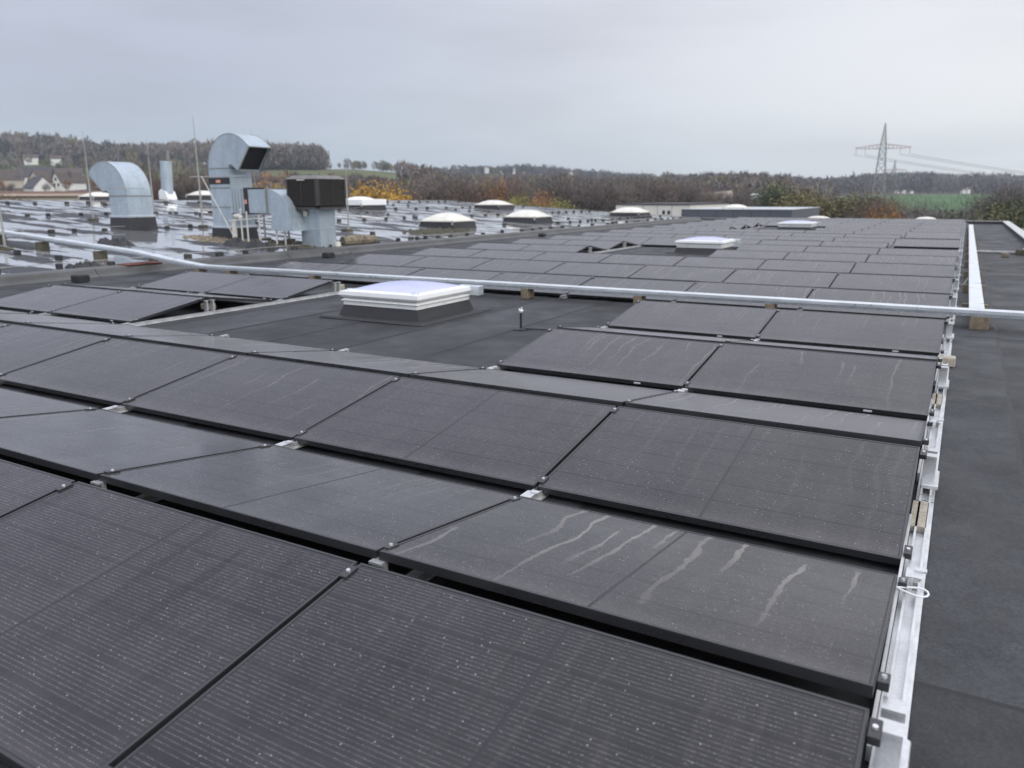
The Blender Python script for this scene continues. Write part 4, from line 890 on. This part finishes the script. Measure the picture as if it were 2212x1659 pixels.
# ------------------------------------------------------------------ houses
WALLW = simple('white_render', (0.84, 0.83, 0.78), 0.8, 0, 0.06, 0.8); WALLC = simple('cream_render', (0.52, 0.47, 0.38), 0.8, 0, 0.08, 0.8)
ROOFD = simple('dark_tiles', (0.050, 0.048, 0.052), 0.7, 0, 0.2, 2.0, 0.2, fscale=14); ROOFB = simple('brown_tiles', (0.085, 0.062, 0.050), 0.75, 0, 0.2, 2.0, 0.2, fscale=14); ROOFR = simple('red_tiles', (0.15, 0.075, 0.05), 0.75, 0, 0.2, 1.5, 0.2, fscale=14)
PANE = simple('window_glass', (0.03, 0.035, 0.04), 0.1)
SHED = simple('pale_sheet', (0.82, 0.80, 0.72), 0.6, 0, 0.05, 1.0); SHEDR = simple('beige_sheet_roof', (0.34, 0.28, 0.22), 0.7, 0, 0.1, 0.6); BOXG = simple('slate_grey_cladding', (0.115, 0.125, 0.145), 0.5, 0, 0.08, 1.0)
def house(p, rot, w_, d_, h, rh, wm, rm, label, windows=True, chimney=True, group=None):
    t = thing('house', label, 'house', tuple(p), (0,0,rot), group); a, b_ = w_/2, d_/2
    MB().add([(-a,-b_,-3),(a,-b_,-3),(a,b_,-3),(-a,b_,-3),(-a,-b_,h),(a,-b_,h),(a,b_,h),(-a,b_,h),(0,-b_,h+rh),(0,b_,h+rh)], [(0,1,5,8,4),(2,3,7,9,6),(1,2,6,5),(3,0,4,7),(4,8,9,7),(8,5,6,9)]).build('wall', wm, t)
    e, k = .35, .12; s_ = rh/a
    r_ = MB()
    for sg in (-1, 1):
        r_.add([(0,-b_-e,h+rh+k),(sg*(a+e),-b_-e,h-e*s_+k),(sg*(a+e),b_+e,h-e*s_+k),(0,b_+e,h+rh+k),(0,-b_-e,h+rh+k+.15),(sg*(a+e),-b_-e,h-e*s_+k+.15),(sg*(a+e),b_+e,h-e*s_+k+.15),(0,b_+e,h+rh+k+.15)], [(0,1,2,3),(4,5,6,7),(0,1,5,4),(1,2,6,5),(2,3,7,6)])
    ro = r_.build('roof', rm, t)
    if chimney: MB().box(a*.3,a*.3+.5,-.3,.3,h+rh*.55,h+rh+.6).build('chimney', ROOFB, ro)
    if windows:
        for (yy, zz) in ((-b_-.03, h*.45),(-b_-.03, h+rh*.25)):
            for xx in ((-a*.45, a*.45) if zz < h else (0,)):
                f_ = MB().box(xx-.5,xx+.5,yy,yy+.02,zz-.6,zz+.6).build('window', WALLW, t); MB().box(xx-.42,xx+.42,yy-.015,yy-.001,zz-.52,zz+.52).build('pane', PANE, f_)
    return t
def face(x): return -azx(x)
def hp(x, y, D): return at(x, y, D)
def H(x, ybase, D, w_, d_, h, rh, dr, wm, rm, label, **k):
    p = hp(x, ybase, D); house(p, face(x)+dr, w_, d_, h, rh, wm, rm, label, **k)
H(84, 411, 320, 6.2, 12, 0.9, 3.4, 0.25, WALLW, ROOFD, 'low white gabled house in front of the dark roofed houses', windows=False)
H(115, 408, 330, 5.0, 16, 2.6, 3.2, -0.75, WALLC, ROOFB, 'cream gabled house with brown roof left of the squat duct')
H(151, 406, 330, 3.6, 12, 2.2, 3.0, -0.75, WALLW, ROOFB, 'white gabled house nearest the squat duct')
H(80, 396, 345, 8, 11, 2.2, 3.4, 1.35, WALLW, ROOFD, 'long dark roofed house behind the low white gable')
H(140, 386, 360, 6, 13, 1.5, 2.2, 1.4, WALLC, ROOFB, 'brown roofed house at the back of the left cluster')
H(30, 400, 345, 6, 8, 2.0, 3.2, 1.3, WALLC, ROOFB, 'brown roofed house at the far left behind red shrubs')
p = hp(125, 424, 75); t = thing('long_shed', 'long reddish brown roofed shed just beyond the wet roof', 'shed', tuple(p), (0,0,face(125)))
MB().box(-4.6,5.0,0,5,-8,0.2).build('wall', WALLC, t); MB().add([(-4.8,-.3,.0),(5.2,-.3,.0),(5.2,2.5,.42),(-4.8,2.5,.42),(-4.8,5.3,.1),(5.2,5.3,.1)], [(0,1,2,3),(3,2,5,4)]).build('roof', ROOFR, t)
for (x, y, D, w_, d_, lb) in ((68,350,455,6,5,'long white house on the green slope of the left hill'),(122,352,450,4.5,4,'small white house beside the long one on the left slope'),(38,331,560,10,6,'large pale house among trees near the left crest')):
    H(x, y, D, d_, w_, 2.0, 1.3, 1.5, WALLW, ROOFB, lb, windows=False, chimney=False)
rg = random.Random(5)
vill = [(978,364),(996,366),(1006,366),(1032,367),(1050,370),(1078,373),(1096,369),(1112,372),(1138,375),(1170,374),(1230,377),(1480,386),(1462,388)]
vill.sort()
for i, (x, y) in enumerate(vill):
    H(x+rg.uniform(-6,6), y-1+rg.uniform(-3,3), rg.uniform(690,745), rg.uniform(2.0,3.0), rg.uniform(2.5,4), 1.6, 1.4, rg.uniform(-.8,.8), WALLW if i % 3 else WALLC, ROOFB if i % 2 else ROOFR, f'tiny pale village house on the far crest, {ordinal(i+1)} counted from the left', windows=False, chimney=False, group='village houses on the far crest')
for i, (x, y, D) in enumerate([(1938,415,540),(1952,414,545),(1968,416,540),(2080,413,545),(2090,410,550)]):
    H(x, y+2, D, 2.0, 2.8, 1.0, 0.9, rg.uniform(-.6,.6), WALLW, ROOFB, f'{ordinal(i+1)} small white house from the left above the green field', windows=False, chimney=False, group='white houses above the green field')
# ------------------------------------------------------------------ buildings close behind the roof
gx0, gx1 = at(1487, 460, 60), at(1715, 465, 56)
t = thing('plant_enclosure', 'long low slate-grey box with pale roof beyond the far roof end', 'roof box', (-17.2, YEND+2.6, 0))
MB().box(0, 7.4, 0, 11, -3, 0.66).build('wall', BOXG, t); MB().box(-.05,7.45,-.05,11.05,.66,.70).build('coping', MAT['alu_dull'], t); MB().box(.3,7.1,.3,10.7,.70,.705).build('roof_sheet', MAT['galv'], t)
for q in np.arange(1.2, 7.2, 1.2): MB().box(q-.012,q+.012,-.012,-.001,-.4,.62).build('cladding_joint', MAT['blk'], t)
old_dome(-14.3, YEND+6, 1.5, 'pale dome skylight on top of the slate-grey box', z=0.68, cream=True, hgt=0.1, rise=0.22)
t = thing('warehouse', 'long low cream white building behind the far cream dome', 'building', (-29.4, 71, 0), (0,0,0))
MB().box(0, 7.3, 0, 14, -8, 0.78).build('wall', SHED, t); MB().box(-.1,7.4,-.1,14.1,.78,.86).build('eaves', MAT['blk'], t); MB().box(5.2,5.45,-.03,-.001,-.1,.25).build('vent', PANE, t); MB().box(4.7,4.95,-.03,-.001,-.1,.25).build('vent', PANE, t)
for q in np.arange(1.4, 7, 1.4): MB().box(q-.01,q+.01,-.02,-.001,-2,.76).build('cladding_joint', MAT['kerb'], t)
p = hp(1292, 449, 135); t = thing('box_van', 'white box van parked left of the cream white building', 'van', tuple(p), (0,0,face(1292)))
MB().cbox(-1.9,1.3,-1,1,-.6,1.0,.12).build('cargo_box', MAT['white'], t); MB().cbox(1.35,1.95,-.95,.95,-.6,.55,.15).build('cab', MAT['white'], t)
for q in (-1.2,1.5):
    for s_ in (-1,1): MB().cyl((0,0),.38,.38,-.1,.1,14).build('wheel', MAT['blk'], t, (q,s_*.95,-.75),(math.pi/2,0,0))
p = hp(1535, 437, 165); t = thing('barn', 'beige roofed barn behind the slate-grey box', 'barn', tuple(p), (0,0,face(1535)+.15))
MB().box(-4.5,4.3,0,8,-6,.9).build('wall', SHED, t); MB().add([(-4.8,-.4,.7),(4.6,-.4,.9),(4.6,4,2.3),(-4.8,4,1.6),(-4.8,8.4,.7),(4.6,8.4,.9)], [(0,1,2,3),(3,2,5,4)]).build('roof', SHEDR, t)
p = hp(1430, 436, 150); t = thing('barn', 'wide beige roofed shed behind the cream white building', 'barn', tuple(p), (0,0,face(1430)))
MB().box(-17,6,0,8,-6,.2).build('wall', SHEDR, t); MB().add([(-17.4,-.4,.1),(6.4,-.4,.1),(6.4,4,1.3),(-17.4,4,1.3),(-17.4,8.4,.1),(6.4,8.4,.1)], [(0,1,2,3),(3,2,5,4)]).build('roof', SHEDR, t)
for (x, y, D, lb) in ((1484,434,140,'white rounded tank left of the beige barn'),(1631,429,150,'small white rounded tank right of the beige barn')):
    p = hp(x, y, D); t = thing('storage_tank', lb, 'tank', tuple(p), (0,0,face(x)))
    MB().tube([(-.9,0,.0),(-.6,0,.25),(.6,0,.25),(.9,0,.0)], [.35,.6,.6,.35], 12).build('shell', MAT['white'], t, smooth=True); MB().box(-.7,.7,-.3,.3,-5,-.3).build('cradle', MAT['kerb'], t)
# ------------------------------------------------------------------ power pylons
STEELP = simple('pylon_steel', (0.30, 0.30, 0.29), 0.6, 0.3, 0.1, 1.0); STEELR = simple('pylon_red', (0.36, 0.22, 0.20), 0.6, 0.2, 0.1, 1.0)
def pylon_parts(th=0.22):
    H_ = 46.0; arm = 9.8; za = 36.6
    def half(z): return 3.4+(1.05-3.4)*min(z/za, 1) if z < za else 1.05*(1-(z-za)/(H_-za))+.08
    def lattice(z0, z1, n):
        mb = MB()
        zs = [z0+(z1-z0)*(1-(1-i/n)**1.25) for i in range(n+1)]
        for a, b_ in zip(zs[:-1], zs[1:]):
            ha, hb_ = half(a), half(b_); Ca = [(-ha,-ha,a),(ha,-ha,a),(ha,ha,a),(-ha,ha,a)]; Cb = [(-hb_,-hb_,b_),(hb_,-hb_,b_),(hb_,hb_,b_),(-hb_,hb_,b_)]
            for i in range(4):
                j = (i+1)%4; mb.bar(Ca[i],Cb[i],th*1.3,th*1.3); mb.bar(Ca[i],Cb[j],th*.7,th*.7); mb.bar(Ca[j],Cb[i],th*.7,th*.7); mb.bar(Cb[i],Cb[j],th*.7,th*.7)
        return mb
    body = lattice(0, za, 9).mesh('tower_body', STEELP); peak = lattice(za, H_, 6).mesh('tower_peak', STEELP)
    arms = []
    for s_ in (-1, 1):
        mb = MB(); zt = za+1.7
        for y_ in (-.9,.9):
            mb.bar((s_*.9,y_,za),(s_*arm,0,za+.2),th,th); mb.bar((s_*.7,y_*.8,zt),(s_*arm,0,za+.5),th,th)
            for q in np.linspace(.1,.9,6):
                mb.bar((s_*(.9+(arm-.9)*q),y_*(1-q),za+.2*q),(s_*(.7+(arm-.7)*min(1,q+.08)),y_*.8*(1-q),zt+(za+.5-zt)*min(1,q+.08)),th*.6,th*.6)
        arms.append(mb.mesh('crossarm', STEELR))
    ins = MB().cyl((0,0),.07,.07,-2.2,0,6).mesh('insulator', STEELP)
    return body, peak, arms, ins, arm, za
def pylon(x, ytop, D, label, parts, yaw):
    body, peak, arms, ins, arm, za = parts; top = at(x, ytop, D); z0 = top[2]-46
    t = thing('power_pylon', label, 'pylon', (top[0], top[1], z0), (0,0,yaw))
    ob('tower_body', body, t); ob('tower_peak', peak, t)
    for a in arms: ob('crossarm', a, t)
    for q in (-arm+.3,-6.2,6.2,arm-.3): ob('insulator', ins, t, (q,0,za))
    return t
yawp = -azx(1905)+0.12
pA = pylon(1913, 266, 345, 'tall lattice power pylon with reddish crossarm right of centre', pylon_parts(.17), yawp)
pylon(1934, 345, 800, 'fainter second power pylon behind the tall one', pylon_parts(.30), yawp)
pylon(1786, 377, 1150, 'tiny far power pylon left of the tall one', pylon_parts(.4), yawp)
ca_, sa_ = math.cos(yawp), math.sin(yawp); base = Vector(pA.location); i = 0
for q, nm in ((9.9,'right outer'),(6.2,'right inner'),(-6.2,'left inner'),(-9.9,'left outer')):
    a = base+Vector((ca_*q, sa_*q, 34.4)); e = Vector(tuple(at(2900+q*6, 455, 330)))
    pts = [a.lerp(e, s_)-Vector((0,0,1.6*4*s_*(1-s_))) for s_ in np.linspace(0,1,24)]
    tag(MB().tube(pts, .07, 4).build('power_line', STEELP), f'power line sagging to the right from the {nm} insulator of the tall pylon', 'power line')
# ------------------------------------------------------------------ the damp air
hz = MB().box(-1450, 1450, -1450, 1450, -9, 75).build('haze', [])
hz.data.materials.clear(); mt = bpy.data.materials.new('damp_air'); mt.use_nodes = True; nt = mt.node_tree; nt.nodes.clear()
pv = nt.nodes.new('ShaderNodeVolumePrincipled'); pv.inputs['Color'].default_value = (0.86, 0.92, 1.0, 1); pv.inputs['Density'].default_value = 0.00042; pv.inputs['Anisotropy'].default_value = 0.2
nt.links.new(pv.outputs[0], nt.nodes.new('ShaderNodeOutputMaterial').inputs['Volume']); hz.data.materials.append(mt)
struct(hz, 'stuff')
